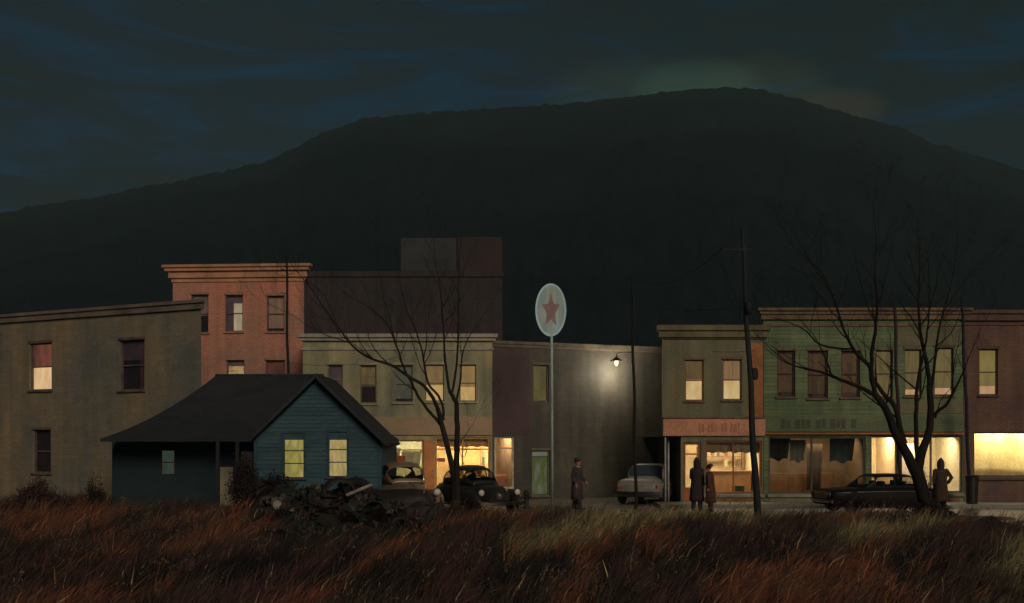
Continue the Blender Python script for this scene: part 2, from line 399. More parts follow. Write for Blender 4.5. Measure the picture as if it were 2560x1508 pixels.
# ================================================================ dark warehouse behind
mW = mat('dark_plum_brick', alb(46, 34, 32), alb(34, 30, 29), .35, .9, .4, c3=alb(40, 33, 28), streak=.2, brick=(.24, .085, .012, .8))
W = Bld('warehouse', 'dark plum brick warehouse rising unlit behind the cream corner store',
        (GX(735, 56), 56), (GX(1256, 56), 56), (GX(750, 74), 74), (GX(1250, 74), 74), CAMZ + 420 / FPX * 56, mW)
W.trim = A.trim
W.cornice([(.08, W.ztop - .25, W.ztop + .04)], mW, name='parapet')
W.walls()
tw = MB(); u0, u1, z0, z1 = W.rect(1143, 700, 1256, 592); tw.box(u0, u1 - .02, .25, 8, W.ztop - .3, z0 + 2.2 if False else CAMZ + 508 / FPX * 56.2)
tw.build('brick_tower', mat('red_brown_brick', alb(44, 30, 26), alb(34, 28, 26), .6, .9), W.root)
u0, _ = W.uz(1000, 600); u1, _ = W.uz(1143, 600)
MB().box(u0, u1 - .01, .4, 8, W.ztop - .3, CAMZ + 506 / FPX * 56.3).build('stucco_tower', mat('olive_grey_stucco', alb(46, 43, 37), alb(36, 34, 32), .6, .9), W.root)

# ================================================================ C  cream corner store
mCw = mat('cream_olive_paint', alb(128, 108, 72), alb(84, 80, 60), .42, .85, .4, stretch=(1, 1, .8), c3=alb(106, 94, 66), streak=.2)
C = Bld('corner_store', 'two storey cream painted store with glowing yellow shop front behind the two round cars',
        (GX(757, 41.5), 41.5), (GX(1231, 41.5), 41.5), (GX(770, 54), 54), (GX(1225, 54), 54), CAMZ + 262 / FPX * 41.5, mCw)
C.trim = mat('cream_trim', alb(122, 104, 76), alb(92, 82, 62), 1.4, .8)
zt = C.ztop
C.cornice([(.05, zt - .56, zt - .46), (.12, zt - .22, zt - .1), (.20, zt - .1, zt + .04)], mat('cream_cornice', alb(120, 104, 84), alb(92, 84, 70), .8, .8))
fr = mat('olive_frame', alb(96, 84, 60), alb(66, 58, 46), 2, .7)
C.window(819, 912, 857, 985, fr, M_dglass, mat('plum_blind'), .8)
C.window(900, 913, 941, 1009, fr, M_dglass, mat('straw_blind', alb(118, 92, 58), alb(86, 74, 52), 2), .55)
C.window(985, 913, 1032, 1006, fr, M_dglass, mat('green_grey_blind', alb(84, 82, 66), alb(66, 66, 56), 2), .9)
ga = glow('amber_light', (.50, .33, .12), (.40, .25, .09)); gb = glow('amber_shade', (.20, .125, .05), (.13, .085, .04))
C.window(1062, 912, 1110, 1004, fr, ga, gb, .55)
C.window(1148, 912, 1190, 1004, fr, ga, glow('amber_shade_b', (.26, .16, .06), (.17, .11, .045)), .6)
C.band(757, 1042, 1231, 1088, mat('pink_brown_board', alb(124, 92, 66), alb(96, 84, 62), .7, .7), 'fascia', .07)
r1 = C.open(C.rect(940, 1100, 1058, 1240)); r2 = C.open(C.rect(1088, 1094, 1224, 1240))
C.walls()
roomY = mat('warm_plaster', (.70, .52, .27), (.52, .36, .16), 1.3, .8, .1); flo = mat('board_floor', (.18, .11, .06), None, 3, .5, .1)
room(C, r1, 2.6, mat('cream_plaster', (.66, .60, .40), (.52, .50, .36), 1.6, .8, .1), flo, [(.5, 110, CREAM)])
room(C, r2, 2.4, roomY, flo, [(.5, 200, WARM)])
shopglass(C, r1, mat('ochre_frame', alb(150, 110, 60), alb(110, 80, 46), 2), (.34,), .82)
shopglass(C, r2, MC['ochre_frame'], (.5,), .80)
C.band(1060, 1100, 1086, 1252, mat('orange_pilaster', alb(160, 92, 48), alb(110, 66, 40), 1, .7), 'pilaster', .06)
def shade_valance(b, r, m, h, name='valance', f0=0, f1=1):
    u0, u1, z0, z1 = r; W_ = u1 - u0
    pts = 24; mb = MB(); a = []; c = []
    for i in range(pts + 1):
        q = f0 + (f1 - f0) * i / pts; uu = u0 + W_ * q; yy = .24 + .03 * math.sin(i * 2.1)
        a.append((uu, yy, z1 - .02)); c.append((uu, yy + .02, z1 - h + .025 * math.sin(i * 1.3)))
    mb.loft([a, c], False, False)
    o = mb.build(name, m, b.root, smooth=True); s_ = o.modifiers.new('t', 'SOLIDIFY'); s_.thickness = .006
    return o
shade_valance(C, r2, mat('buff_blind', (.72, .54, .30), (.62, .44, .22), 2, .8), .34, 'valance')

# ================================================================ D  long dark building
mD = mat('umber_stucco', alb(62, 55, 43), alb(45, 41, 34), .35, .9, .4, c3=alb(54, 46, 37), streak=.2, brick=(.42, .2, .012, .88))
D = Bld('long_building', 'long low umber stucco building closing the yard behind the oval star sign and street lamp',
        (GX(1231.5, 42.6), 42.6), (GX(1760, 46.5), 46.5), (GX(1234, 54), 54), (GX(1860, 56), 56), CAMZ + 246 / FPX * 42.6, mD)
D.trim = mat('umber_trim', alb(76, 64, 48), alb(56, 48, 40), 2, .8)
D.cornice([(.04, D.ztop - .2, D.ztop - .08), (.09, D.ztop - .08, D.ztop + .04)], D.trim)
D.band(1232, 868, 1326, 1086, mat('maroon_render', alb(60, 44, 40), alb(50, 36, 36), .7, .9), 'render_panel', .012)
D.window(1333, 912, 1372, 1004, D.trim, glow('olive_light', (.115, .088, .034), (.075, .058, .026)), sill=False, bars=())
r3 = D.open(D.rect(1236, 1092, 1286, 1222), .14)
r4 = D.rect(1330, 1127, 1375, 1238)
D.window(1330, 1127, 1375, 1238, D.trim, glow('green_light', (.060, .070, .030), (.095, .095, .065), c3=(.05, .062, .016)), glow('green_shade', (.13, .125, .10), (.10, .10, .075)), .13, sill=True, bars=(.87,))
D.walls()
room(D, r3, 1.8, mat('peach_plaster', (.72, .54, .36), (.62, .36, .18), 2, .8, .1), flo, [(.5, 30, (1, .76, .5))])
shopglass(D, r3, mat('white_frame', alb(150, 128, 96), alb(112, 92, 70), 2), (), .78, fw=.07)
D.band(1226, 1092, 1234, 1252, mat('dark_post', alb(56, 50, 44), None, 2), 'downpipe', .09)

# ================================================================ E  olive shop with open corner
YE = 39.5
mE = mat('olive_brown_paint', alb(92, 78, 50), alb(70, 66, 48), .5, .85, .45, stretch=(1, 1, .6), c3=alb(82, 72, 50), streak=.2)
E = Bld('olive_shop', 'olive brown two storey shop with two lit upstairs windows over an open posted corner',
        (GX(1656, YE), YE), (GX(1908, YE), YE), (GX(1654, 51), 51), (GX(1905, 51), 51), CAMZ + 284 / FPX * YE, mE, z0=0.0)
E.trim = mat('umber_brown_trim', alb(88, 66, 44), alb(60, 46, 34), 2, .8)
zt = E.ztop
E.cornice([(.05, zt - .46, zt - .40), (.14, zt - .40, zt - .16), (.22, zt - .16, zt + .03)], mat('olive_cornice', alb(84, 72, 44), alb(54, 44, 34), .9, .8))
E.band(1868, 858, 1907, 1090, mat('rust_render', alb(128, 76, 40), alb(96, 58, 34), .9, .85), 'corner_strip', .015)
fE = mat('rust_frame', alb(118, 74, 40), alb(84, 54, 34), 2, .7)
gl = glow('pale_yellow', (.60, .48, .24), (.50, .32, .12)); gs = glow('brown_shade', (.11, .068, .028), (.075, .055, .028)); gs2 = glow('tan_shade', (.21, .125, .06), (.14, .085, .04), stretch=(4, 1, .3))
E.window(1713, 900, 1759, 1002, fE, gl, gs, .48)
E.window(1807, 899, 1854, 1000, fE, gl, gs2, .52)
E.band(1657, 1048, 1912, 1090, mat('pink_signboard', alb(150, 96, 66), alb(120, 78, 54), .9, .7, stretch=(.6, 1, 1)), 'signboard', .10)
E.band(1657, 1042, 1912, 1047, E.trim, 'string_course', .13)
rd_ = E.rect(1708, 1106, 1752, 1266); rs = E.rect(1764, 1102, 1904, 1234); ro = E.rect(1650, 1092, 1702, 1300)
rd_ = E.open((rd_[0], rd_[1], .12, rd_[3])); rs = E.open(rs)
uo0, uo1, _, zo = ro
E.ops.append((-.01, uo1, -.5, zo, 0))
E.walls()
# open ground floor corner: recess, soffit, posts
rec = MB(); rec.add([(uo1, 0, 0), (uo1, 7.5, 0), (uo1, 7.5, zo), (uo1, 0, zo)], [(0, 1, 2, 3)])
rec.add([(-.04, 0, zo), (uo1, 0, zo), (uo1, 7.5, zo), (-.04, 7.5, zo)], [(0, 1, 2, 3)])
rec.build('corner_recess', mat('recess_plaster', alb(80, 66, 48), alb(60, 52, 42), 1, .9), E.root)
for q in (1664, 1676):
    uu, _ = E.uz(q, 1100); MB().tube([(uu, .06 if q == 1664 else .5, .1), (uu, .06 if q == 1664 else .5, zo + .01)], .035, 10).build('porch_post', mat('pale_post', alb(130, 120, 104), alb(100, 90, 76), 3, .6), E.root, smooth=True)
# the side wall above stays closed; cut its ground floor by rebuilding it
me = E.wall.data; bm = bmesh.new(); bm.from_mesh(me)
for f in list(bm.faces):
    c_ = f.calc_center_median(); n_ = f.normal
    if abs(n_.x) > .9 and c_.x < .2 and c_.y > 3 and f.calc_area() > 20: bmesh.ops.delete(bm, geom=[f], context='FACES_ONLY')
bm.to_mesh(me); bm.free()
bl = E.bl
MB().add([(0, 0, zo), (bl[0], bl[1], zo), (bl[0], bl[1], E.ztop), (0, 0, E.ztop)], [(0, 1, 2, 3)]).add([(bl[0] * .66, 7.5, 0), (bl[0], bl[1], 0), (bl[0], bl[1], zo), (bl[0] * .66, 7.5, zo)], [(0, 1, 2, 3)]).add([(bl[0] * .66, 7.5, 0), (uo1, 7.5, 0), (uo1, 7.5, zo), (bl[0] * .66, 7.5, zo)], [(0, 1, 2, 3)]).build('side_wall', mE, E.root)
room(E, (rd_[0], rs[1], .12, max(rd_[3], rs[3])), 3.4, mat('buff_plaster', (.80, .64, .40), (.70, .54, .32), 1.5, .8, .1), flo, [(.5, 150, CREAM)], zf=.12)
fD = mat('russet_frame', alb(120, 62, 30), alb(84, 46, 26), 2, .6)
dr = shopglass(E, rd_, fD, (), .80, fw=.09, name='door'); MB().box(rd_[1] - .16, rd_[1] - .12, .0, .05, 1.0, 1.2).build('handle', M_iron, dr)
MB().box(rd_[0] + .09, rd_[1] - .09, .08, .11, .15, .62).build('kick_panel', fD, dr)
shopglass(E, rs, fD, (.5,), None, fw=.06)
for z_ in (rs[2],):
    MB().box(rs[0] - .08, rs[1] + .08, -.12, .1, z_ - .13, z_ - .02).build('window_ledge', mat('grey_green_ledge', alb(98, 92, 74), alb(70, 66, 54), 1, .6), E.root, bevel=.01)
E.band(1768, 1243, 1902, 1266, mat('rust_panel', alb(108, 66, 34), alb(74, 56, 34), .9, .7), 'stall_riser', .03)
shade_valance(E, rs, mat('buff_valance', (.50, .42, .26), (.42, .33, .20), 2, .8), .42)

# ================================================================ F  green shop
mF = mat('green_boards', alb(84, 88, 54), alb(60, 72, 48), .7, .8, .35, stretch=(.35, 1, 3), c3=alb(74, 76, 48), streak=.2, brick=(3.1, .14, .012, .62))
F = Bld('green_shop', 'green boarded two storey shop with six upstairs windows and a wide band of faded lettering',
        (GX(1909, YE + .02), YE + .02), (GX(2408, YE), YE), (GX(1906, 52), 52), (GX(2404, 52), 52), CAMZ + 326 / FPX * YE, mF)
F.trim = mat('rust_green_trim', alb(92, 68, 44), alb(58, 50, 38), 2, .8)
zt = F.ztop
F.cornice([(.04, zt - .60, zt - .5), (.12, zt - .36, zt - .18), (.18, zt - .18, zt - .06), (.26, zt - .06, zt + .04)], mat('brown_cornice_b', alb(92, 68, 44), alb(54, 42, 32), .9, .8))
for y0_, y1_ in ((820, 864), (1002, 1034)): F.band(2236, y0_, 2407, y1_, mat('tan_boards', alb(86, 74, 48), alb(66, 62, 44), .6, .8, stretch=(.4, 1, 2)), 'board_panel', .012)
fF = mat('maroon_frame', alb(58, 34, 28), alb(40, 26, 24), 2, .6)
db = mat('brown_curtain', alb(84, 62, 40), alb(58, 46, 34), 2, .9, stretch=(3, 1, .4))
F.window(1943, 877, 1988, 992, fF, M_dglass, db, .9, blindside=(M_dark, 0, .3), fw=.06)
F.window(2019, 877, 2070, 996, fF, M_dglass, db, .9, blindside=(M_dark, 0, .3), fw=.06)
F.window(2103, 877, 2150, 994, fF, M_dglass, db, .9, fw=.06)
lo = glow('dim_olive', (.125, .095, .038), (.085, .07, .03), stretch=(4, 1, .25)); lp = glow('pink_cream', (.48, .29, .155), (.38, .22, .11))
F.window(2190, 876, 2232, 994, fF, glow('olive_gold', (.15, .11, .04), (.09, .07, .03)), lo, .55)
F.window(2262, 874, 2304, 990, fF, lp, lo, .86)
F.window(2336, 870, 2384, 989, fF, lp, glow('olive_shade', (.15, .115, .045), (.11, .085, .036), stretch=(4, 1, .25)), .84)
F.band(1910, 1038, 2407, 1080, mat('green_signboard', alb(72, 74, 46), alb(56, 56, 40), .8, .75, stretch=(.5, 1, 1)), 'signboard', .10)
F.band(1910, 1081.5, 2407, 1086.5, mat('orange_moulding', alb(128, 70, 30), alb(84, 52, 28), .8, .7), 'string_course', .13)
s1 = F.open(F.rect(1921, 1092, 2164, 1234)); s2 = F.open(F.rect(2176, 1090, 2244, 1234)); s3 = F.open(F.rect(2252, 1090, 2418 - 12, 1232))
F.walls()
room(F, s1, 3.0, mat('brown_plaster', (.30, .19, .11), (.20, .14, .09), 1.4, .8, .1), flo, [(.5, 52, WARM)])
room(F, s2, 2.4, mat('ivory_plaster', (.80, .70, .46), (.74, .52, .32), 1.5, .8, .1), flo, [(.5, 66, CREAM)])
room(F, s3, 2.6, mat('ivory_plaster_b', (.74, .66, .42), (.66, .52, .36), 1.2, .8, .1), flo, [(.5, 100, CREAM)])
fS = mat('dark_shop_frame', alb(64, 50, 36), alb(44, 36, 28), 2, .6)
shopglass(F, s1, fS, (.45,), None); shopglass(F, s2, fS, (), None); shopglass(F, s3, fS, (.5,), None)
for s_, nm in ((s1, 0), (s2, 1), (s3, 2)):
    MB().box(s_[0] - .06, s_[1] + .06, -.11, .1, s_[2] - .13, s_[2] - .02).build('window_ledge', MC['grey_green_ledge'], F.root, bevel=.01)
F.band(1924, 1245, 2160, 1262, mat('olive_riser', alb(96, 84, 54), alb(72, 60, 40), .9, .7), 'stall_riser', .03)
F.band(2180, 1244, 2400, 1262, mat('brown_riser', alb(98, 62, 38), alb(76, 48, 32), .9, .7), 'stall_riser', .03)

# ================================================================ G  brown shop at the right edge
mG = mat('umber_brick', alb(84, 58, 42), alb(62, 44, 40), .5, .85, .45, c3=alb(74, 50, 38), streak=.2, brick=(.24, .085, .012, .75))
G = Bld('brown_shop', 'brown brick shop at the right edge with the brightest yellow shop front',
        (GX(2408.6, YE + .02), YE + .02), (GX(2900, YE), YE), (GX(2405, 52), 52), (GX(2900, 52), 52), CAMZ + 322 / FPX * YE, mG)
G.trim = mat('umber_g_trim', alb(66, 48, 36), None, 2, .8)
zt = G.ztop
G.cornice([(.04, zt - .50, zt - .42), (.12, zt - .34, zt - .1), (.2, zt - .1, zt + .03)], mat('umber_cornice', alb(72, 50, 36), alb(52, 38, 32), .9, .8))
G.window(2448, 873, 2495, 988, mat('g_frame', alb(78, 56, 38), None, 2), lp, glow('olive_gold_shade', (.20, .15, .05), (.155, .115, .04)), .80, blindside=(M_dark, -.0, .06))
G.window(2640, 873, 2690, 988, MC['g_frame'], M_dglass)
g1 = G.open(G.rect(2434, 1080, 2860, 1192))
G.walls()
room(G, g1, 3.0, mat('yellow_plaster', (.84, .74, .36), (.62, .42, .15), .9, .8, .1, stretch=(1.6, 1, .5)), flo, [(.18, 78, CREAM), (.6, 96, CREAM)])
shopglass(G, g1, fS, (.34, .67), None, fw=.05)
MB().box(g1[0] - .06, g1[1] + .06, -.1, .1, g1[2] - .12, g1[2] - .02).build('window_ledge', MC['umber_cornice'], G.root, bevel=.01)

# faded signboard lettering: worn blocks no longer readable
def faded(b, x0, x1, y0, y1, widths, m, out_=.108):
    x = x0; k = 0
    while x < x1:
        w = widths[k % len(widths)]
        if w > 0:
            u0, u1, z0, z1 = b.rect(x, y1 - (k % 3), min(x + w, x1), y0 + (k % 2) * 2)
            mb.box(u0, u1, -out_, -.095, z0, z1)
        x += abs(w) + 3; k += 1
mb = MB(); faded(E, 1745, 1860, 1058, 1082, (5, 6, -3, 5, 7, 4, -6), None); mb.build('faded_lettering', mat('rust_paint', alb(132, 82, 54), alb(112, 72, 48), 3), E.root)
mb = MB(); faded(F, 1950, 2140, 1048, 1072, (12, 9, -5, 14, 8, 11, -8), None); mb.build('faded_lettering', mat('green_dark_paint', alb(58, 54, 36), alb(50, 48, 34), 3), F.root)

# ================================================================ ground, road, pavement, mountain
M_ground = mat('packed_dirt', (.13, .115, .10), (.075, .068, .06), .5, .75, .5, fine=9, bdist=.03)
g = MB(); g.add([(-900, -40, 0), (900, -40, 0), (900, 900, 0), (-900, 900, 0)], [(0, 1, 2, 3)])
tag(g.build('ground', M_ground), kind='structure')
rdm = mat('wet_asphalt', (.085, .072, .058), (.050, .044, .038),   .35, .30, .25, fine=14, spec=.5, c3=(.048, .042, .036))
rp = MB(); xs = np.linspace(-3.2, 60, 60)
rp.add([(-3.2, 32.0, .006), (8, 31.0, .006), (10.5, 27.0, .006), (14, 25.6, .006), (60, 24, .006), (60, 37.6, .006), (4.9, 37.6, .006), (-3.2, 38.5, .006)], [tuple(range(8))])
tag(rp.build('road', rdm), kind='structure')
sw = MB().plan([(5.0, 37.9), (60, 37.9), (60, 39.495), (5.0, 39.495)], -.05, .12)
tag(sw.build('pavement', mat('concrete_slab', (.26, .23, .19), (.18, .165, .14), .9, .7, .4), None), kind='structure')
kb = MB().plan([(5.0, 37.72), (60, 37.72), (60, 37.897), (5.0, 37.897)], -.05, .125)
tag(kb.build('kerb', mat('kerb_stone', (.28, .26, .22), (.20, .19, .16), 1.5, .7, .4), bevel=.02), kind='structure')
yd = MB(); yd.add([(-9, 37.9, .004), (5.0, 38.2, .004), (5.0, 39.4, .004), (7, 46, .004), (-9, 43, .004)], [(0, 1, 2, 3, 4)])
tag(yd.build('yard', mat('gravel_yard', (.18, .155, .12), (.11, .098, .08), .8, .7, .6, fine=12)), kind='structure')
def puddle(px, py, rx, ry, label):
    Y = CAMZ * FPX / (py - HOR); c = GX(px, Y); mb = MB(); v = []
    for k in range(28):
        t = 2 * math.pi * k / 28; q = 1 + .28 * noise.noise(Vector((math.cos(t) * 1.4, math.sin(t) * 1.4, px)))
        v.append((c + rx * q * math.cos(t), Y + ry * q * math.sin(t), .012))
    mb.add(v, [tuple(range(28))])
    m = mat('water', (.24, .27, .24), (.13, .15, .14), 2, .12, .04, spec=1.0, fine=3)  # pale base colour stands in for light reflected by the water
    tag(mb.build('water', m), kind='structure')
puddle(2440, 1296, 1.25, .95, 0); puddle(2370, 1291, .5, .5, 0); puddle(2545, 1272, .8, .8, 0)

# mountain: one terrain whose crest follows the painted ridge
crest = [(-700, 640), (-300, 590), (0, 528), (102, 508), (203, 493), (406, 455), (533, 429), (660, 401), (730, 368), (813, 325), (914, 290), (1016, 281), (1270, 264), (1400, 256), (1534, 241), (1686, 222), (1780, 215), (1839, 214), (1889, 218), (1991, 240), (2093, 272), (2169, 292), (2245, 312), (2347, 358), (2450, 384), (2560, 420), (2900, 530), (3300, 640)]
def crest_y(px):
    for (a, b), (c, d) in zip(crest, crest[1:]):
        if a <= px <= c:
            t = (px - a) / (c - a); t = t * t * (3 - 2 * t) * .5 + t * .5
            return b + (d - b) * t
    return crest[0][1] if px < crest[0][0] else crest[-1][1]
nx, ny = 520, 110; V = []; Fc = []
for j in range(ny):
    t = j / (ny - 1)
    Y = 120 + 700 * t
    for i in range(nx):
        px = -650 + 3900 * i / (nx - 1)
        x = (px - 1280) / FPX * 700 * (0.4 + .6 * min(1, t / .83)) ; x = (px - 1280) / FPX * (120 + 580 * min(1, t / .83)) if True else x
        hz = CAMZ + (HOR - crest_y(px)) / FPX * 700
        if t < .83:
            q = t / .83; s_ = q ** 1.25 * (1 - .0) ; h = hz * (s_ * .85 + .15 * math.sin(q * math.pi / 2))
        else: h = hz * (1 - ((t - .83) / .17) * .5); 
        h += 5 * math.sin(math.pi * min(1, t / .83)) * (noise.noise(Vector((x * .012, Y * .012, 0))) * 1.6 + noise.noise(Vector((x * .045, Y * .045, 3))) * .8) + 1.5 * noise.noise(Vector((x * .22, Y * .15, 9))) + 1.3 * abs(noise.noise(Vector((x * .55, Y * .4, 2))))
        V.append((x, Y, h - 1.0))
for j in range(ny - 1):
    for i in range(nx - 1):
        a = j * nx + i; Fc.append((a, a + 1, a + nx + 1, a + nx))
mt = MB(); mt.add(V, Fc)
mo = mt.build('mountain', mat('wooded_slope', (.016, .027, .027), (.009, .017, .018), .012, .95, .35, c3=(.013, .019, .021), fine=.9, bdist=1.5, spec=.05), None, smooth=True)
tag(mo, kind='structure')

# ================================================================ field under the grass
def field_h(x, y):
    e = min(1, max(0, (edge_y(x) - y) / 1.6)); e = e * e * (3 - 2 * e)
    m_ = .64 * math.exp(-((x + 4.4) / 1.75) ** 2 - ((y - 29.0) / 2.2) ** 2) + .36 * math.exp(-((x + 6.4) / 1.2) ** 2 - ((y - 29.6) / 2.0) ** 2)
    return -.06 + m_ * (1 + .35 * noise.noise(Vector((x * 1.3, y * 1.3, 2)))) + e * (.12 + .05 * noise.noise(Vector((x * .35, y * .35, 0))) + .10 * max(0, noise.noise(Vector((x * .16, y * .2, 5)))))
def edge_y(x):
    px_lim = 32.6
    if x < -10.5: return 38.8
    if x < -4.0: return 38.8 - (x + 10.5) / 6.5 * 5.2
    if x < 9.8: return 33.6 - (x + 4.0) / 14 * 1.2
    if x < 11.6: return 32.4 - (x - 9.8) / 1.8 * 4.6
    return 27.8 - (x - 11.6) * .12
V = []; Fc = []; fx = np.linspace(-34, 34, 170); fy = np.linspace(6, 40, 110)
for y in fy:
    for x in fx: V.append((x, y, field_h(x, y)))
for j in range(len(fy) - 1):
    for i in range(len(fx) - 1): a = j * len(fx) + i; Fc.append((a, a + 1, a + len(fx) + 1, a + len(fx)))
fo = MB().add(V, Fc).build('field', mat('field_soil', (.060, .038, .024), (.035, .024, .018), .5, .95, .7, fine=7), None, smooth=True)
tag(fo, kind='structure')

# ================================================================ teal cottage
HY = 33.6
hs = empty('cottage', (GX(800, HY), HY, 0), 0, 'small teal cottage with a dark sweeping hipped roof and two yellow gable windows', 'cottage')
ox = GX(800, HY)
def hx(px, Y=HY): return GX(px, Y) - ox
def hz(py, Y=HY): return CAMZ - (py - HOR) / FPX * Y
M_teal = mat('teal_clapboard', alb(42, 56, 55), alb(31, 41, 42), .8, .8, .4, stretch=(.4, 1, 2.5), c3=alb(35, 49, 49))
M_teal_shade = mat('shaded_teal_clapboard', alb(23, 31, 31), alb(17, 23, 23), .8, .85, .4, stretch=(.4, 1, 2.5))  # same clapboard darkened: the shade on the wing is put into the colour
M_roof = mat('black_shingle', alb(30, 28, 26), alb(22, 22, 23), 1.2, .9, .8, stretch=(1, 1, 2), fine=20)
M_fasc = mat('dark_fascia', alb(34, 34, 34), alb(24, 24, 24), 2, .8)
# gable front wall with two openings
gx0, gx1 = hx(638), hx(952); pkz = hz(948); ez = hz(1100)
pkx = hx(795)
wins = [(710, 1083, 760, 1193), (822, 1080, 868, 1190)]
ops = [(hx(a), hx(c), hz(d), hz(b)) for a, b, c, d in wins]
us = sorted({gx0, gx1} | {o[0] for o in ops} | {o[1] for o in ops}); zs = sorted({-.1, ez} | {o[2] for o in ops} | {o[3] for o in ops})
mb = MB()
for i in range(len(us) - 1):
    for j in range(len(zs) - 1):
        cu, cz = (us[i] + us[i + 1]) / 2, (zs[j] + zs[j + 1]) / 2
        if any(o[0] < cu < o[1] and o[2] < cz < o[3] for o in ops): continue
        # clapboards: each course leans out a little at its foot
        za = zs[j]
        while za < zs[j + 1] - 1e-4:
            zb = min(zs[j + 1], (math.floor(za / .13 + 1e-3) + 1) * .13)
            if zb - za > .012: mb.add([(us[i], -.018, za), (us[i + 1], -.018, za), (us[i + 1], 0, zb), (us[i], 0, zb)], [(0, 1, 2, 3)])
            za = zb
nb = 15
for k in range(nb):
    a = k / nb; b = (k + 1) / nb
    xl0 = gx0 + (pkx - gx0) * a; xr0 = gx1 + (pkx - gx1) * a; xl1 = gx0 + (pkx - gx0) * b; xr1 = gx1 + (pkx - gx1) * b
    za = ez + (pkz - ez) * a; zb = ez + (pkz - ez) * b
    mb.add([(xl0, -.018, za), (xr0, -.018, za), (xr1, 0, zb), (xl1, 0, zb)], [(0, 1, 2, 3)])
for o in ops:
    u0, u1, z0, z1 = o
    mb.add([(u0, -.01, z0), (u1, -.01, z0), (u1, -.01, z1), (u0, -.01, z1), (u0, .14, z0), (u1, .14, z0), (u1, .14, z1), (u0, .14, z1)], [(0, 1, 5, 4), (1, 2, 6, 5), (2, 3, 7, 6), (3, 0, 4, 7)])
mb.add([(gx0, 0, -.1), (gx0, 3.4, -.1), (gx0, 3.4, ez), (gx0, 0, ez)], [(0, 1, 2, 3)]).add([(gx1, 0, -.1), (gx1, 4.2, -.1), (gx1, 4.2, ez), (gx1, 0, ez)], [(0, 1, 2, 3)])
mb.build('wall', M_teal, hs)['label'] = 'blue teal gable wall'
# corner boards
cbm = mat('teal_trim', alb(34, 48, 49), alb(26, 37, 39), 2, .8)
MB().box(gx0 - .03, gx0 + .07, -.045, .02, -.1, ez).build('corner_board', cbm, hs); MB().box(gx1 - .07, gx1 + .03, -.045, .02, -.1, ez).build('corner_board', cbm, hs)
gy1 = glow('citron_light', (.30, .245, .065), (.37, .28, .11), c3=(.20, .175, .042), scale=5); gy2 = glow('straw_light', (.42, .31, .125), (.26, .215, .075), scale=8)
for o, pm in zip(ops, (gy1, gy2)):
    u0, u1, z0, z1 = o; fw = .035; mb = MB()
    mb.box(u0 - .055, u0 + .01, -.05, .1, z0 - .02, z1 + .05).box(u1 - .01, u1 + .055, -.05, .1, z0 - .02, z1 + .05).box(u0 + .01, u1 - .01, -.045, .1, z1 - .01, z1 + .06)
    for b in (.31, .60): zc = z0 + (z1 - z0) * b; mb.box(u0 + .01, u1 - .01, .03, .075, zc - .016, zc + .016)
    w = mb.build('window', cbm, hs); MB().box(u0, u1, .11, .125, z0, z1).build('pane', pm, w)
    MB().box(u0 - .10, u1 + .10, -.11, .05, z0 - .075, z0 - .022).build('sill', mat('purple_sill', alb(60, 48, 54), None, 2), w)
# main body behind, set back, with the deep porch
MY = 1.9                                     # depth of the main front wall behind the gable
mx0 = hx(280, HY + MY); mx1 = gx0 + .02
dwin = (hx(404, HY + MY), hx(436, HY + MY), hz(1185, HY + MY), hz(1127, HY + MY)); ddr = (hx(548, HY + MY), hx(583, HY + MY), .05, hz(1168, HY + MY))
us = sorted({mx0, mx1, dwin[0], dwin[1], ddr[0], ddr[1]}); zs = sorted({-.1, ez, dwin[2], dwin[3], ddr[2], ddr[3]}); mb = MB()
for i in range(len(us) - 1):
    for j in range(len(zs) - 1):
        cu, cz = (us[i] + us[i + 1]) / 2, (zs[j] + zs[j + 1]) / 2
        if any(o[0] < cu < o[1] and o[2] < cz < o[3] for o in (dwin, ddr)): continue
        mb.add([(us[i], MY, zs[j]), (us[i + 1], MY, zs[j]), (us[i + 1], MY, zs[j + 1]), (us[i], MY, zs[j + 1])], [(0, 1, 2, 3)])
mb.add([(mx0, MY, -.1), (mx0, 4.6, -.1), (mx0, 4.6, ez), (mx0, MY, ez)], [(0, 1, 2, 3)]).add([(mx0, 4.6, -.1), (gx1, 4.6, -.1), (gx1, 4.6, ez), (mx0, 4.6, ez)], [(0, 1, 2, 3)])
mb.build('side_wing_wall', M_teal_shade, hs)['label'] = 'teal wall coloured nearly black for the shade under the deep eave'
for o, pm, nm in ((dwin, glow('green_dim', (.040, .052, .034), (.026, .034, .028)), 'window'), (ddr, glow('doorway_dim', (.075, .060, .030), (.045, .036, .022)), 'door')):
    u0, u1, z0, z1 = o; mb = MB().box(u0 - .06, u0, MY - .04, MY + .08, z0, z1 + .05).box(u1, u1 + .06, MY - .04, MY + .08, z0, z1 + .05).box(u0, u1, MY - .038, MY + .08, z1, z1 + .06)
    if nm == 'window': mb.box(u0, u1, MY + .01, MY + .05, (z0 + z1) / 2 - .015, (z0 + z1) / 2 + .015)
    w = mb.build(nm, mat('plum_black_trim', alb(44, 28, 32), None, 2), hs); MB().box(u0, u1, MY + .07, MY + .085, z0, z1).build('pane', pm, w)
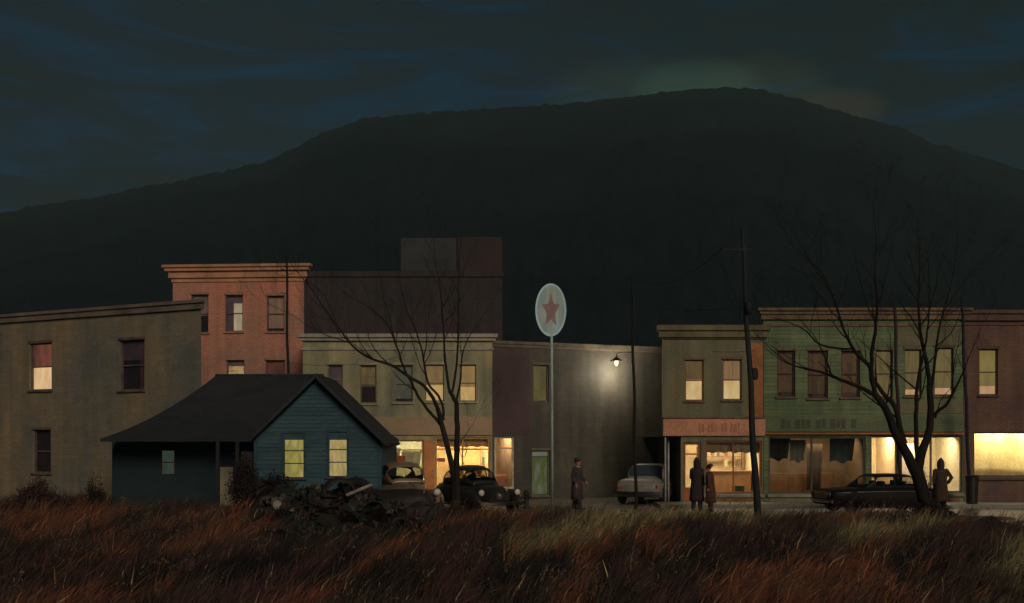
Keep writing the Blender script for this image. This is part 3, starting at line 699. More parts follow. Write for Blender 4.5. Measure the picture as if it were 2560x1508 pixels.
# porch floor, posts, steps, dark boarded end
pf = MB().box(hx(520), gx0 - .04, .3, MY - .005, -.05, .22); pf.build('porch_floor', mat('porch_boards', alb(66, 52, 44), alb(44, 34, 32), 2, .8, stretch=(4, 1, 1)), hs)
MB().box(hx(545), hx(585), .0, .28, -.05, .12).build('step', MC['porch_boards'], hs)
for q in (541, 590): MB().box(hx(q) - .05, hx(q) + .05, .12, .22, -.05, ez - .04).build('porch_post', mat('porch_black', alb(26, 24, 24), None, 2), hs)
MB().box(hx(598), gx0 - .05, .24, .30, -.05, ez - .35).build('porch_screen', mat('porch_brown', alb(36, 28, 26), alb(24, 22, 22), 2, stretch=(6, 1, 1)), hs)
# roof: bell-cast hip over the main body
rz = hz(939, HY + 3.2); ry = 3.2
rl, rr = hx(540, HY + ry), hx(808, HY + ry)
el, er = hx(247, HY + .25), gx1 + .02
ef, eb = -.0, 5.1; ezz = hz(1097, HY + .1)
def pr(t):            # t=0 ridge, 1 eave: steep at first, sweeping out flat
    return 1 - (1.42 * t - .42 * t * t) if t < 1 else 0
n_ = 14
def ring(t):
    z = ezz + (rz - ezz) * pr(t)
    l_ = rl + (el - rl) * t ** 1.0; r_ = rr + (er - rr) * t
    f_ = ry + (.35 - ry) * t; b_ = ry + (eb - ry) * t
    return l_, r_, f_, b_, z
mb = MB(); rings = []
for k in range(n_ + 1):
    l_, r_, f_, b_, z = ring(k / n_)
    rings.append([(l_, f_, z), (r_, f_, z), (r_, b_ + .001, z), (l_, b_ + .001, z)])
mb.loft(rings, True)
l_, r_, f_, b_, z = ring(1); mb.loft([[(l_, f_, z), (r_, f_, z), (r_, b_, z), (l_, b_, z)], [(l_ + .01, f_ + .01, z - .09), (r_ - .01, f_ + .01, z - .09), (r_ - .01, b_ - .01, z - .09), (l_ + .01, b_ - .01, z - .09)]], True)
roof = mb.build('roof', M_roof, hs)
MB().tube([(rl - .02, ry, rz + .015), (rr + .02, ry, rz + .015)], .04, 8).build('ridge_cap', M_fasc, roof)
# the front gable roof: two pitched slabs with overhang
ov = .34; th = .11
def rake(sx):
    ex = gx0 if sx < 0 else gx1
    dx = ex - pkx; dz = ez - pkz; ln = math.hypot(dx, dz); ux, uz = dx / ln, dz / ln
    e = Vector((ex + ux * (.27 if sx > 0 else .05), 0, ez + uz * (.27 if sx > 0 else .05))); nrm = Vector((-uz, 0, ux)) if sx > 0 else Vector((uz, 0, -ux))
    if nrm.z < 0: nrm = -nrm
    p = Vector((pkx, 0, pkz)) ; q = []
    for y in (-ov, ry + .1):
        for b in (.015, th):
            q.append(p + Vector((0, y, b * 1.35))); q.append(e + nrm * b + Vector((0, y, 0)))
    m_ = MB(); m_.add(q, [(0, 1, 3, 2), (4, 6, 7, 5), (0, 4, 5, 1), (2, 3, 7, 6), (1, 5, 7, 3), (0, 2, 6, 4)])
    return m_.build('gable_roof', M_roof, hs)
rake(-1); rake(1)
bb = MB()
for sx in (-1, 1):
    ex = gx0 if sx < 0 else gx1; k_ = 1.0 if sx < 0 else 1.09
    a = Vector((pkx, -ov - .03, pkz + .14)); b = Vector((pkx + (ex - pkx) * k_, -ov - .03, pkz + .14 + (ez - pkz) * k_)); w_ = .10 if sx < 0 else .13
    q = []
    for y in (-ov - .03, -ov - .001):
        q += [(a.x, y, a.z), (b.x, y, b.z), (b.x, y, b.z - w_), (a.x, y, a.z - w_ * 1.1)]
    bb.add(q, [(0, 1, 2, 3), (4, 7, 6, 5), (0, 4, 5, 1), (1, 5, 6, 2), (2, 6, 7, 3), (3, 7, 4, 0)])
bb.build('bargeboard', M_fasc, hs)
MB().box(hx(700), hx(950), -.05, -.0185, .0, .22).build('foundation', mat('pale_footing', alb(84, 92, 96), alb(60, 66, 72), 2, .8), hs)

# ================================================================ trees
def grow(mb, pts, rad, rng, lvl, maxl, twig=1.0, dens=1.0, n=6, up=.55, minr=.004):
    """side shoots along a limb, recursively"""
    pts = [Vector(p) for p in pts]; L_ = sum((pts[i + 1] - pts[i]).length for i in range(len(pts) - 1))
    if lvl > maxl: return
    cnt = int(max(2, L_ * dens * (2.2 if lvl == 1 else 3.2)))
    for k in range(cnt):
        t = .22 + .78 * (k + rng.random()) / cnt; s_ = t * L_; i = 0
        while i < len(pts) - 2 and s_ > (pts[i + 1] - pts[i]).length: s_ -= (pts[i + 1] - pts[i]).length; i += 1
        seg = pts[i + 1] - pts[i]; f = min(1, s_ / max(1e-5, seg.length)); p = pts[i].lerp(pts[i + 1], f); r = (rad[i] + (rad[i + 1] - rad[i]) * f)
        d = seg.normalized(); side = Vector((rng.uniform(-1, 1), rng.uniform(-1, 1) * .8, rng.uniform(-.2, .6)))
        side = (side - d * side.dot(d)).normalized()
        a = rng.uniform(.35, .95); q = (d * math.cos(a) + side * math.sin(a)).normalized()
        ln = twig * rng.uniform(.5, 1.15) * (1.35 if lvl == 1 else .62) * (1.15 - .55 * t) * (.72 ** (lvl - 1)) * 1.5
        r0 = max(minr, min(r * .55, .028 / lvl)); nn = 5; pp = [p]; cur = p.copy()
        for j in range(nn):
            q = (q + Vector((rng.gauss(0, .13), rng.gauss(0, .13), up * .22 + rng.gauss(0, .07)))).normalized(); cur = cur + q * ln / nn; pp.append(cur.copy())
        rr_ = [max(minr * .6, r0 * (1 - .8 * j / nn)) for j in range(nn + 1)]
        mb.tube(pp, rr_, 4 if lvl > 1 else 5, False)
        grow(mb, pp, rr_, rng, lvl + 1, maxl, twig, dens, 4, up, minr)
def tree(name, label, Y, limbs, trunks, barkm, seed, dens=1.0, twig=1.0, maxl=3, topext=1.0):
    rng = random.Random(seed); base = limbs_px = None
    x0, y0 = trunks[0][0][:2]; org = Vector((GX(x0, Y), Y, 0))
    root = empty(name, org, 0, label, 'tree', 'bare trees in the grass')
    def poly(l, y0off=0.0, yend=None):
        n_ = len(l); yend = rng.uniform(-1.4, 1.4) if yend is None else yend; pts = []; rad = []
        for i, q in enumerate(l):
            t = i / max(1, n_ - 1); yy = Y + y0off + (yend - y0off) * t ** 1.3
            p = P(q[0], q[1], yy) - org; pts.append(p); rad.append(q[2])
        # smooth by subdivision (catmull)
        o = []; orr = []
        for i in range(len(pts) - 1):
            p0 = pts[max(0, i - 1)]; p1 = pts[i]; p2 = pts[i + 1]; p3 = pts[min(len(pts) - 1, i + 2)]
            for s_ in range(4):
                t = s_ / 4; o.append(.5 * ((2 * p1) + (-p0 + p2) * t + (2 * p0 - 5 * p1 + 4 * p2 - p3) * t * t + (-p0 + 3 * p1 - 3 * p2 + p3) * t ** 3) + Vector((rng.gauss(0, .006), rng.gauss(0, .006), 0)))
                orr.append(rad[i] + (rad[i + 1] - rad[i]) * t)
        o.append(pts[-1]); orr.append(rad[-1]); return o, orr
    tb = MB()
    for l in trunks:
        pts, rad = poly(l, l[0][3] if len(l[0]) > 3 else 0, l[-1][3] if len(l[-1]) > 3 else 0)
        tb.tube(pts, rad, 12)
    x, y, r = trunks[0][0][:3]; b0 = P(x, y, Y) - org
    tb.lathe([(r * 2.3, -.12), (r * 1.7, .0), (r * 1.25, .14), (r * 1.02, .34), (r * .7, .6)], Matrix.Translation((b0.x, b0.y, 0.05)), 12)
    tb.build('trunk', barkm, root, smooth=True)
    cb = MB()
    for l in limbs:
        pts, rad = poly(l, l[0][3] if len(l[0]) > 3 else 0)
        # carry the tip on a little so that the limb ends in fine wood
        d = (pts[-1] - pts[-3]).normalized(); last = pts[-1].copy()
        for k in range(5):
            d = (d + Vector((rng.gauss(0, .09), rng.gauss(0, .09), .07))).normalized(); last = last + d * .22 * topext; pts.append(last.copy()); rad.append(max(.004, rad[-1] * .72))
        cb.tube(pts, rad, 7)
        grow(cb, pts, rad, rng, 1, maxl, twig, dens)
    cb.build('crown', barkm, root, smooth=True)
    return root
T1t = [[(1137, 1290, .125), (1137, 1240, .10), (1135, 1190, .09), (1122, 1132, .085), (1107, 1069, .08), (1094, 1021, .068)],
       [(1141, 1285, .10, -.05), (1143, 1200, .09), (1141, 1142, .085), (1143, 1080, .08), (1142, 1045, .075), (1140, 1006, .07), (1123, 977, .05)]]
T1l = [[(1094, 1021, .060), (1077, 987, .056), (1058, 963, .05), (1024, 943, .046), (980, 914, .042), (936, 900, .036), (905, 884, .034), (878, 861, .030), (844, 817, .024), (796, 749, .018), (771, 712, .013), (737, 672, .009)],
       [(1107, 1069, .055), (1087, 1045, .05), (1064, 1018, .046), (1043, 987, .042), (1025, 950, .038), (1009, 919, .034), (990, 861, .030), (965, 807, .024), (922, 769, .016), (880, 745, .010)],
       [(1108, 1050, .045), (1108, 1020, .042), (1096, 990, .04), (1072, 962, .036), (1062, 920, .032), (1055, 875, .028), (1038, 822, .022), (1015, 770, .016), (1000, 700, .010)],
       [(1058, 900, .022), (1066, 860, .018), (1067, 825, .013), (1075, 760, .008)],
       [(1123, 977, .046), (1118, 940, .042), (1113, 900, .038), (1106, 793, .028), (1101, 730, .020), (1090, 660, .011), (1084, 610, .007)],
       [(1130, 985, .04), (1138, 940, .036), (1143, 890, .032), (1146, 793, .024), (1146, 700, .015), (1150, 620, .009)],
       [(1140, 1006, .035), (1150, 958, .03), (1154, 900, .024), (1164, 861, .018), (1189, 817, .010), (1215, 780, .006)],
       [(905, 884, .02), (870, 856, .016), (820, 840, .013), (770, 815, .010), (735, 790, .007), (700, 775, .005)],
       [(844, 817, .015), (810, 740, .011), (760, 700, .008), (715, 690, .005)],
       [(990, 861, .018), (975, 800, .013), (950, 700, .008), (940, 620, .005)],
       [(1145, 1120, .02), (1152, 1105, .016), (1166, 1085, .011), (1181, 1063, .006)]]
tree('bare_tree', 'slim bare tree with two bowed trunks standing by the round cars', 34.0, T1l, T1t, M_bark, 3, .8, .8)
T2t = [[(2325, 1305, .24), (2318, 1276, .20), (2306, 1230, .185), (2296, 1195, .18), (2284, 1172, .15), (2262, 1125, .135), (2238, 1082, .12), (2222, 1039, .105), (2200, 1001, .095), (2181, 980, .08)],
       [(2300, 1215, .15), (2297, 1175, .14), (2303, 1135, .125), (2314, 1104, .11), (2324, 1071, .10), (2327, 1018, .09), (2324, 964, .08)]]
T2l = [[(2181, 985, .065), (2152, 969, .056), (2103, 950, .048), (2055, 931, .038), (2012, 922, .030), (1974, 910, .020), (1947, 896, .012), (1925, 880, .007)],
       [(2190, 990, .07), (2180, 950, .066), (2174, 915, .06), (2141, 884, .048), (2109, 823, .038), (2087, 753, .030), (2066, 710, .022), (2039, 676, .014), (2000, 610, .008)],
       [(2178, 930, .06), (2182, 867, .052), (2190, 813, .042), (2192, 743, .032), (2187, 689, .022), (2190, 600, .012), (2184, 540, .007)],
       [(2262, 1110, .09), (2249, 1065, .08), (2238, 1018, .07), (2212, 988, .06), (2190, 958, .05)],
       [(2324, 964, .07), (2319, 920, .06), (2308, 867, .052), (2300, 823, .044), (2297, 743, .032), (2300, 660, .020), (2296, 580, .010)],
       [(2294, 1160, .075), (2291, 1100, .068), (2290, 1039, .06), (2294, 964, .05), (2306, 899, .042), (2316, 850, .03), (2324, 760, .02), (2320, 640, .010)],
       [(2327, 1050, .052), (2345, 1028, .048), (2368, 1010, .042), (2386, 975, .034), (2402, 945, .024), (2416, 908, .014), (2440, 850, .008)],
       [(2327, 985, .045), (2334, 935, .04), (2339, 890, .036), (2344, 845, .032), (2357, 786, .026), (2373, 730, .020), (2384, 678, .014), (2392, 600, .008)],
       [(2128, 872, .034), (2103, 872, .032), (2049, 861, .026), (2017, 829, .020), (1985, 812, .014), (1950, 800, .008), (1905, 785, .006), (1880, 770, .004)],
       [(2080, 940, .03), (2071, 915, .026), (2055, 877, .02), (2035, 840, .014), (2000, 800, .008)],
       [(2200, 995, .03), (2214, 1010, .026), (2222, 975, .02), (2236, 930, .012), (2240, 890, .007)],
       [(2339, 1045, .022), (2352, 1000, .014), (2380, 968, .007)],
       [(2357, 786, .02), (2385, 740, .014), (2420, 690, .008)], [(2087, 753, .02), (2060, 690, .014), (2020, 650, .009)], [(2190, 813, .02), (2160, 740, .014), (2140, 650, .009)]]
tree('bare_tree', 'larger bare tree with a thick forked trunk leaning before the bright shop fronts', 31.5, T2l, T2t, M_bark2, 12, .85, .95, topext=1.2)

# ================================================================ poles, lamp, sign, wires
def pole(name, label, cat, top, bot, Y, r0, r1, m, group=None, n=10):
    b = P(bot[0], bot[1], Y); t = P(top[0], top[1], Y); root = empty(name, (b.x, Y, 0), 0, label, cat, group)
    b.z = -.1; pts = [Vector((0, 0, -.1)) + (t - Vector((b.x, Y, 0))) * 0]
    tt = Vector((t.x - b.x, 0, t.z)); k = 12; pts = [Vector((0, 0, -.15)).lerp(tt, i / k) + Vector((.02 * math.sin(i * 1.3), 0, 0)) for i in range(k + 1)]
    MB().tube(pts, [r0 + (r1 - r0) * i / k for i in range(k + 1)], n).build('shaft', m, root, smooth=True)
    return root, tt
pm = mat('black_pole', alb(26, 25, 25), alb(18, 18, 18), 3, .8, .4, stretch=(1, 1, .15))
p1, t1 = pole('utility_pole', 'tall black leaning utility pole in the grass in front of the shops', 'utility pole', (1855, 572), (1895, 1308), 31.0, .105, .05, pm)
b_ = MB()
b_.box(-.55 + t1.x, .30 + t1.x, -.05, .04, t1.z - .62, t1.z - .55)
for q in (-.48, -.2, .22): b_.lathe([(.0, 0), (.028, .0), (.035, .04), (.02, .09), (0, .1)], Matrix.Translation((t1.x + q, 0, t1.z - .55)), 8)
b_.build('crossarm', pm, p1)
c2 = P(1866, 770, 31) - Vector((GX(1895, 31), 31, 0)); MB().lathe([(.03, -.18), (.09, -.15), (.09, .12), (.03, .17)], Matrix.Translation((c2.x + .03, -.1, c2.z)), 10).build('insulator', pm, p1, smooth=True)
c2 = P(1888, 935, 31) - Vector((GX(1895, 31), 31, 0)); MB().lathe([(.075, -.16), (.10, -.1), (.10, .1), (.07, .16)], Matrix.Translation((c2.x - .02, 0, c2.z)), 10).build('pole_band', pm, p1, smooth=True)
p2, t2 = pole('utility_pole', 'thin dark utility pole rising behind the cottage roof against the orange brick', 'utility pole', (716, 640), (725, 1262), 39.6, .06, .04, M_wood)
lb = MB()
for (y, s_) in ((676, -1), (688, 1), (735, -1)):
    z_ = CAMZ + (HOR - y) / FPX * 39.6; lb.tube([(t2.x, 0, z_), (t2.x + s_ * .22, -.02, z_ + .06)], .012, 5)
lb.build('pole_step', M_wood, p2)
p3_, t3 = pole('utility_pole', 'slender dark wooden pole carrying the street lamp beside the pale car', 'utility pole', (1580, 690), (1590, 1275), 36.6, .055, .04, M_wood)
p4, t4 = pole('utility_pole', 'reddish black pole standing between the green and tan boards of the shops', 'utility pole', (2236, 762), (2254, 1290), 35.6, .06, .05, mat('reddish_pole', alb(46, 28, 22), alb(28, 20, 18), 3, .8, stretch=(1, 1, .15)))
p5, t5 = pole('utility_pole', 'dark pole at the corner between green shop and bright yellow shop front', 'utility pole', (2404, 745), (2426, 1262), 38.6, .065, .05, pm)
# street lamp on a long arm from its pole back over the yard
LPX, LPY, LYY = 1541, 903, 44.0
lp_ = P(LPX, LPY, LYY); sl = empty('street_lamp', lp_, 0, 'lit street lamp under a dark saucer shade hanging over the yard', 'street lamp')
MB().lathe([(.03, .17), (.07, .16), (.10, .10), (.22, .05), (.25, .0), (.24, -.005), (.20, .03), (.09, .07), (.03, .06)], None, 24).build('lamp_shade', M_iron, sl, smooth=True)
MB().lathe([(.0, .06), (.045, .04), (.075, -.04), (.072, -.12), (.04, -.18), (0, -.195)], None, 16).build('bulb', glow('lamp_bulb', (1, .80, .48), (1, .84, .55), 2.2), sl, smooth=True)
a0 = P(1583, 880, 36.6) - lp_; MB().tube([(0, 0, .16), (.02, -.05, .26), a0 * .3 + Vector((0, 0, .22)), a0 * .7 + Vector((0, 0, .1)), a0], .018, 8).build('arm', M_iron, sl, smooth=True)
ld = bpy.data.lights.new('lamp_light', 'POINT'); ld.energy = 150; ld.color = (1, .86, .62); ld.shadow_soft_size = .10
lo_ = bpy.data.objects.new('lamp_light', ld); col.objects.link(lo_); lo_.parent = sl; lo_.location = (0, -.0, -.40)
# oval star sign on its pole
SY = 38.0
sb = P(1381, 1280, SY); sg = empty('petrol_sign', (sb.x, SY, 0), 0, 'tall pale oval sign with a red star on a thin grey pole', 'sign')
st = P(1379, 836, SY); MB().tube([(0, 0, -.1), (st.x - sb.x, 0, st.z)], .045, 12).build('pole', mat('grey_green_pole', alb(122, 128, 112), alb(88, 92, 82), 2, .6, .2, stretch=(1, 1, .2)), sg, smooth=True)
cx_, cz_ = GX(1377, SY) - sb.x, CAMZ + (HOR - 775) / FPX * SY; rx_, rz_ = 35.5 / FPX * SY, 63 / FPX * SY
def oval(sx, sz, y0, y1, n=48):
    f = lambda y: [(cx_ + sx * math.cos(2 * math.pi * k / n), y, cz_ + sz * math.sin(2 * math.pi * k / n)) for k in range(n)]
    return MB().loft([f(y0), f(y1)], True)
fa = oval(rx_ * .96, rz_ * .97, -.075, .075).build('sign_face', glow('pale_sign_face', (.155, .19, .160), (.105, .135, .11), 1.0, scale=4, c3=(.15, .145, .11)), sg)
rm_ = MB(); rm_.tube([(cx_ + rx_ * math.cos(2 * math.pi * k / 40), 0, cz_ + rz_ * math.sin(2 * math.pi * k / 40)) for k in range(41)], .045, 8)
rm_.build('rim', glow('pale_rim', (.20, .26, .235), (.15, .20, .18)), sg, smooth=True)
def star(sx, sz, y, dz=0):
    v = []
    for k in range(10):
        a = math.pi / 2 + k * math.pi / 5; q = 1 if k % 2 == 0 else .47
        v.append((cx_ + sx * q * math.cos(a), y, cz_ + dz + sz * q * math.sin(a)))
    return v
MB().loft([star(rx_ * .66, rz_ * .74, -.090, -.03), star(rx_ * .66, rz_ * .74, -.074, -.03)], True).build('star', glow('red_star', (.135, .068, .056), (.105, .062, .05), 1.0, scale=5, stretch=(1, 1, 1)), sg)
# wires
def wire(a, b, sag, label, r=.007, n=18):
    a = Vector(a); b = Vector(b); pts = []
    for i in range(n + 1):
        t = i / n; p = a.lerp(b, t); p.z -= sag * 4 * t * (1 - t); pts.append(p - a)
    o = MB().tube(pts, r, 5).build('power_line', pm); o.location = a
    tag(o, label, 'power line', 'overhead wires'); return o
W1 = Vector((GX(1895, 31), 31, 0)); W2 = Vector((GX(725, 39.6), 39.6, 0)); W3 = Vector((GX(1590, 36.6), 36.6, 0)); W5 = Vector((GX(2426, 38.6), 38.6, 0)); W4 = Vector((GX(2254, 35.6), 35.6, 0))
wire(W2 + Vector((t2.x, 0, CAMZ + 193 / FPX * 39.6)), P(1015, 888, 41.3), .22, 'thin wire sagging from the brick wall to the cream store front')
wire(W1 + Vector((t1.x - .48, 0, t1.z - .46)), W3 + Vector((t3.x, 0, t3.z - .1)), .5, 'dark wire running from the leaning pole top to the lamp pole')
wire(P(1866, 770, 31), P(1650, 773, 36), .05, 'short dark wire leaving the leaning pole level with the shop roofs')
wire(P(1888, 877, 31), P(1780, 879, 39.3), .03, 'short dark wire crossing the olive shop above its windows')
wire(W1 + Vector((t1.x + .22, 0, t1.z - .46)), W5 + Vector((t5.x, 0, t5.z - .1)), .6, 'long dark wire from the leaning pole over the green shop roof')
# rope hoop hanging from the tree stub
hp = MB(); hp.tube([(.11 * math.cos(a) , .015 * math.sin(a * 3), .30 * math.sin(a) * 1.0) for a in [2 * math.pi * k / 26 for k in range(27)]], .014, 6)
o = hp.build('rope_hoop', mat('grey_rope', alb(92, 88, 76), alb(60, 56, 50), 5)); o.location = P(1158, 1118, 33.85); tag(o, 'grey rope hoop hanging beside the right bowed trunk', 'rope')

# ================================================================ cars
def interp(st, x):
    if x <= st[0][0]: return st[0][1:]
    for i in range(len(st) - 1):
        if x <= st[i + 1][0]:
            t = (x - st[i][0]) / (st[i + 1][0] - st[i][0]); p0 = st[max(0, i - 1)]; p1 = st[i]; p2 = st[i + 1]; p3 = st[min(len(st) - 1, i + 2)]
            return [.5 * (2 * p1[k] + (-p0[k] + p2[k]) * t + (2 * p0[k] - 5 * p1[k] + 4 * p2[k] - p3[k]) * t * t + (-p0[k] + 3 * p1[k] - 3 * p2[k] + p3[k]) * t ** 3) for k in range(1, len(p1))]
    return st[-1][1:]
def arch(st, x, t, e=.62, off=0, cy=0):
    w, zb, zt = interp(st, x); a = math.pi * t; c_, s_ = math.cos(a), math.sin(a)
    y = (w + off) * math.copysign(abs(c_) ** e, c_); z = zb + (zt - zb + off) * abs(s_) ** e
    return Vector((x, cy + y, z))
def shell(mb, st, e=.62, nx=34, nt=22, cy=0, floor=True):
    xs_ = np.linspace(st[0][0], st[-1][0], nx); rings = []
    for x in xs_:
        r = [arch(st, x, k / nt, e, 0, cy) for k in range(nt + 1)]; rings.append(r)
    mb.loft(rings, True); return mb
def patch(st, x0, x1, t0, t1, off, e=.62, n=10, m=8, cy=0, slant=0):
    rings = []
    for i in range(n + 1):
        x = x0 + (x1 - x0) * i / n; rings.append([arch(st, x + slant * (k / m - .5), t0 + (t1 - t0) * k / m, e, off, cy) for k in range(m + 1)])
    return MB().loft(rings, False, False)
M_tyre = mat('tyre_rubber', (.018, .018, .018), (.010, .010, .010), 6, .85, .3)
M_chrome = mat('chrome', (.30, .29, .27), (.20, .19, .18), 3, .30, .0, metal=1)
M_cglass = glassmat('car_glass', (.62, .62, .56), .10)
def wheel(root, x, y, r, w=.19, rimm=None, flip=1):
    m = Matrix.Translation((x, y, r)) @ Matrix.Rotation(math.pi / 2, 4, 'X')
    o = MB().lathe([(r * .56, -w / 2), (r * .9, -w / 2), (r * .985, -w * .32), (r, 0), (r * .985, w * .32), (r * .9, w / 2), (r * .56, w / 2), (r * .56, -w / 2)], m, 26).build('wheel', M_tyre, root, smooth=True)
    MB().lathe([(0, -w * .42), (r * .30, -w * .44), (r * .42, -w * .34), (r * .57, -w * .40), (r * .57, w * .40), (r * .42, w * .34), (r * .30, w * .44), (0, w * .42)], m, 22).build('rim', rimm or M_chrome, o, smooth=True)
    return o
def car(kind, label, px, Y, rot, paint, body, house, fend, glassx, rimm=None, lights=True, name='parked_car', group='cars parked by the shops', z=0, tilt=None, wheels=True, glass=None, cat='car', lightm=None, scale=1.0):
    root = empty(name, (GX(px, Y), Y, z), rot, label, cat, group)
    if tilt: root.rotation_euler = (tilt[0], tilt[1], rot)
    root.scale = (scale,) * 3
    e = .55 if kind == 'old' else .30
    eh = .62 if kind == 'old' else .42
    b = MB(); shell(b, body, e); b.build('body', paint, root, smooth=True)
    gm = glass or M_cglass
    a0, a1, b0, b1, c0, c1 = glassx      # side glass from a0..a1, windscreen b0..b1, rear c0..c1
    am = (a0 + a1) / 2
    u0_, u1_ = (.06, .27) if kind == 'old' else (.012, .22)
    holes = [(a0, am - .035, u0_, u1_), (am + .035, a1, u0_, u1_), (a0, am - .035, 1 - u1_, 1 - u0_), (am + .035, a1, 1 - u1_, 1 - u0_), (b0, b1, .17, .83), (c0, c1, .22, .78)]
    xs_ = sorted(set(list(np.linspace(house[0][0], house[-1][0], 26)) + [q for h_ in holes for q in h_[:2]])); ts_ = sorted(set([k / 20 for k in range(21)] + [q for h_ in holes for q in h_[2:]]))
    h = MB(); h.v = [tuple(arch(house, x, t_, eh)) for x in xs_ for t_ in ts_]; nt_ = len(ts_)
    for i in range(len(xs_) - 1):
        for j in range(nt_ - 1):
            cx, ct = (xs_[i] + xs_[i + 1]) / 2, (ts_[j] + ts_[j + 1]) / 2
            if any(q[0] < cx < q[1] and q[2] < ct < q[3] for q in holes): continue
            h.f.append((i * nt_ + j, i * nt_ + j + 1, (i + 1) * nt_ + j + 1, (i + 1) * nt_ + j))
    roof = h.build('roof', paint, root, smooth=True); q = roof.modifiers.new('t', 'SOLIDIFY'); q.thickness = .02; q.offset = -1
    for xs2 in (am - .55, am + .25):
        MB().box(xs2, xs2 + .12, -.52, .52, .7, 1.12).build('seat', M_dark, root, bevel=.04)
    for s_ in (0, 1):
        for q0, q1 in ((a0, (a0 + a1) / 2 - .035), ((a0 + a1) / 2 + .035, a1)):
            t0, t1 = (u0_, u1_) if s_ == 0 else (1 - u1_, 1 - u0_)
            patch(house, q0, q1, t0, t1, .006, eh).build('side_window', gm, roof, smooth=True)
    patch(house, b0, b1, .17, .83, .007, eh, 8, 16).build('windscreen', gm, roof, smooth=True)
    patch(house, c0, c1, .22, .78, .007, eh, 8, 16).build('rear_window', gm, roof, smooth=True)
    xf, xr = fend
    if kind == 'old':
        for s_ in (-1, 1):
            for xc, rx, rz_ in ((xf, .70, .40), (xr, .66, .37)):
                st = [(xc - rx, .03, .30, .34), (xc - rx * .8, .13, .28, .52), (xc - rx * .3, .20, .30, .30 + rz_ * 1.32), (xc + rx * .2, .20, .32, .30 + rz_ * 1.34), (xc + rx * .75, .16, .34, .30 + rz_ * .95), (xc + rx, .04, .42, .52)]
                m_ = MB(); shell(m_, st, .6, 18, 12, cy=s_ * .74); m_.build('fender', paint, root, smooth=True)
    xe0, xe1 = body[0][0], body[-1][0]
    wr = .335
    if wheels:
        for s_ in (-1, 1):
            for xc in (xf, xr): wheel(root, xc, s_ * (.80 if kind == 'old' else .78), wr, .18, rimm)
            if kind != 'old':
                for xc in (xf, xr):
                    q = MB(); rr = []
                    for k in range(17):
                        a = math.pi * k / 16; rr.append([(xc + r_ * math.cos(a), s_ * y_, wr + r_ * math.sin(a)) for r_, y_ in ((.40, .86), (.44, .885), (.44, .80), (.40, .80))])
                    q.loft(rr, True); q.build('wheel_arch', M_dark, root, smooth=True)
    for xe, sg_ in ((xe0, -1), (xe1, 1)):
        w_ = .80 if kind == 'old' else .86; pts = [(xe + sg_ * (.13 - .16 * (k / 8 - 1) ** 2), w_ * (k / 8 - 1), .44) for k in range(17)]
        m_ = MB(); rings = [[(p[0] - .02, p[1], p[2] - .06), (p[0] + sg_ * .03, p[1], p[2] - .045), (p[0] + sg_ * .03, p[1], p[2] + .045), (p[0] - .02, p[1], p[2] + .06)] for p in pts]
        m_.loft(rings, True); m_.build('bumper', M_chrome if lights else paint, root, smooth=False)
    if lights:
        for s_ in (-1, 1):
            yy = s_ * (.66 if kind == 'old' else .66); xx = xe1 - (.28 if kind == 'old' else .03); zz = .78 if kind == 'old' else .66
            MB().ball((xx + .04, yy, zz), (.07, .105, .105), 14, 10).build('headlight', lightm or M_chrome, root, smooth=True)
            MB().ball((xe0 + (.25 if kind == 'old' else .02), s_ * .72, .68), (.05, .05, .09), 10, 8).build('taillight', mat('red_lens', (.5, .06, .04), (.4, .04, .03), 4, .25, 0), root, smooth=True)
    if kind != 'old':
        for s_ in (-1, 1):
            st = [patchpt for patchpt in [arch(body, x, .16 if s_ > 0 else .84, e, .004) for x in np.linspace(xe0 + .15, xe1 - .15, 24)]]
            MB().tube(st, .012, 5).build('side_trim', M_chrome, root, smooth=True)
        m_ = MB(); gx_ = xe1 + .012
        for k in range(5): m_.box(gx_ - .02, gx_ + .012, -.52, .52, .54 + k * .05, .555 + k * .05)
        m_.build('grille', M_chrome, root)
    else:
        MB().tube([arch(body, x, .5, e, .004) for x in np.linspace(.85, xe1 - .1, 14)], .012, 5).build('hood_trim', M_chrome, root, smooth=True)
    return root
OLD_B = [(-2.25, .22, .45, .62), (-2.12, .50, .38, .84), (-1.75, .66, .32, 1.03), (-1.1, .76, .30, 1.10), (-.2, .79, .29, 1.08), (.6, .74, .30, 1.05), (1.1, .60, .32, 1.03), (1.7, .46, .36, .98), (2.05, .32, .42, .90), (2.2, .12, .50, .74)]
OLD_H = [(-1.75, .20, .96, 1.02), (-1.5, .46, .95, 1.22), (-1.05, .62, .98, 1.48), (-.5, .67, 1.0, 1.62), (.0, .67, 1.0, 1.63), (.4, .62, 1.0, 1.53), (.72, .55, 1.0, 1.28), (.98, .46, .98, 1.06)]
OLD_G = (-1.0, .42, .46, .84, -1.55, -1.12)
p_brn = mat('brown_car_paint', (.30, .21, .12), (.18, .125, .07), 1.2, .34, .1, spec=.5, coat=.25)
p_blk = mat('black_car_paint', (.034, .028, .023), (.022, .019, .017), 1.2, .38, .1, spec=.35, coat=.15)
lensm = glow('pale_lens', (.42, .36, .26), (.30, .25, .17), 1)
car('old', 'rounded brown old car parked end on, nearest the teal cottage corner', 1006, 34.2, R(-74), p_brn, OLD_B, OLD_H, (1.35, -1.35), OLD_G, lightm=mat('cream_lens', (.7, .66, .55), (.5, .46, .36), 4, .3, 0))
car('old', 'rounded black old car angled behind the slim bare tree', 1183, 35.2, R(-62), p_blk, OLD_B, OLD_H, (1.35, -1.35), OLD_G, scale=.92, lightm=mat('cream_lens'))
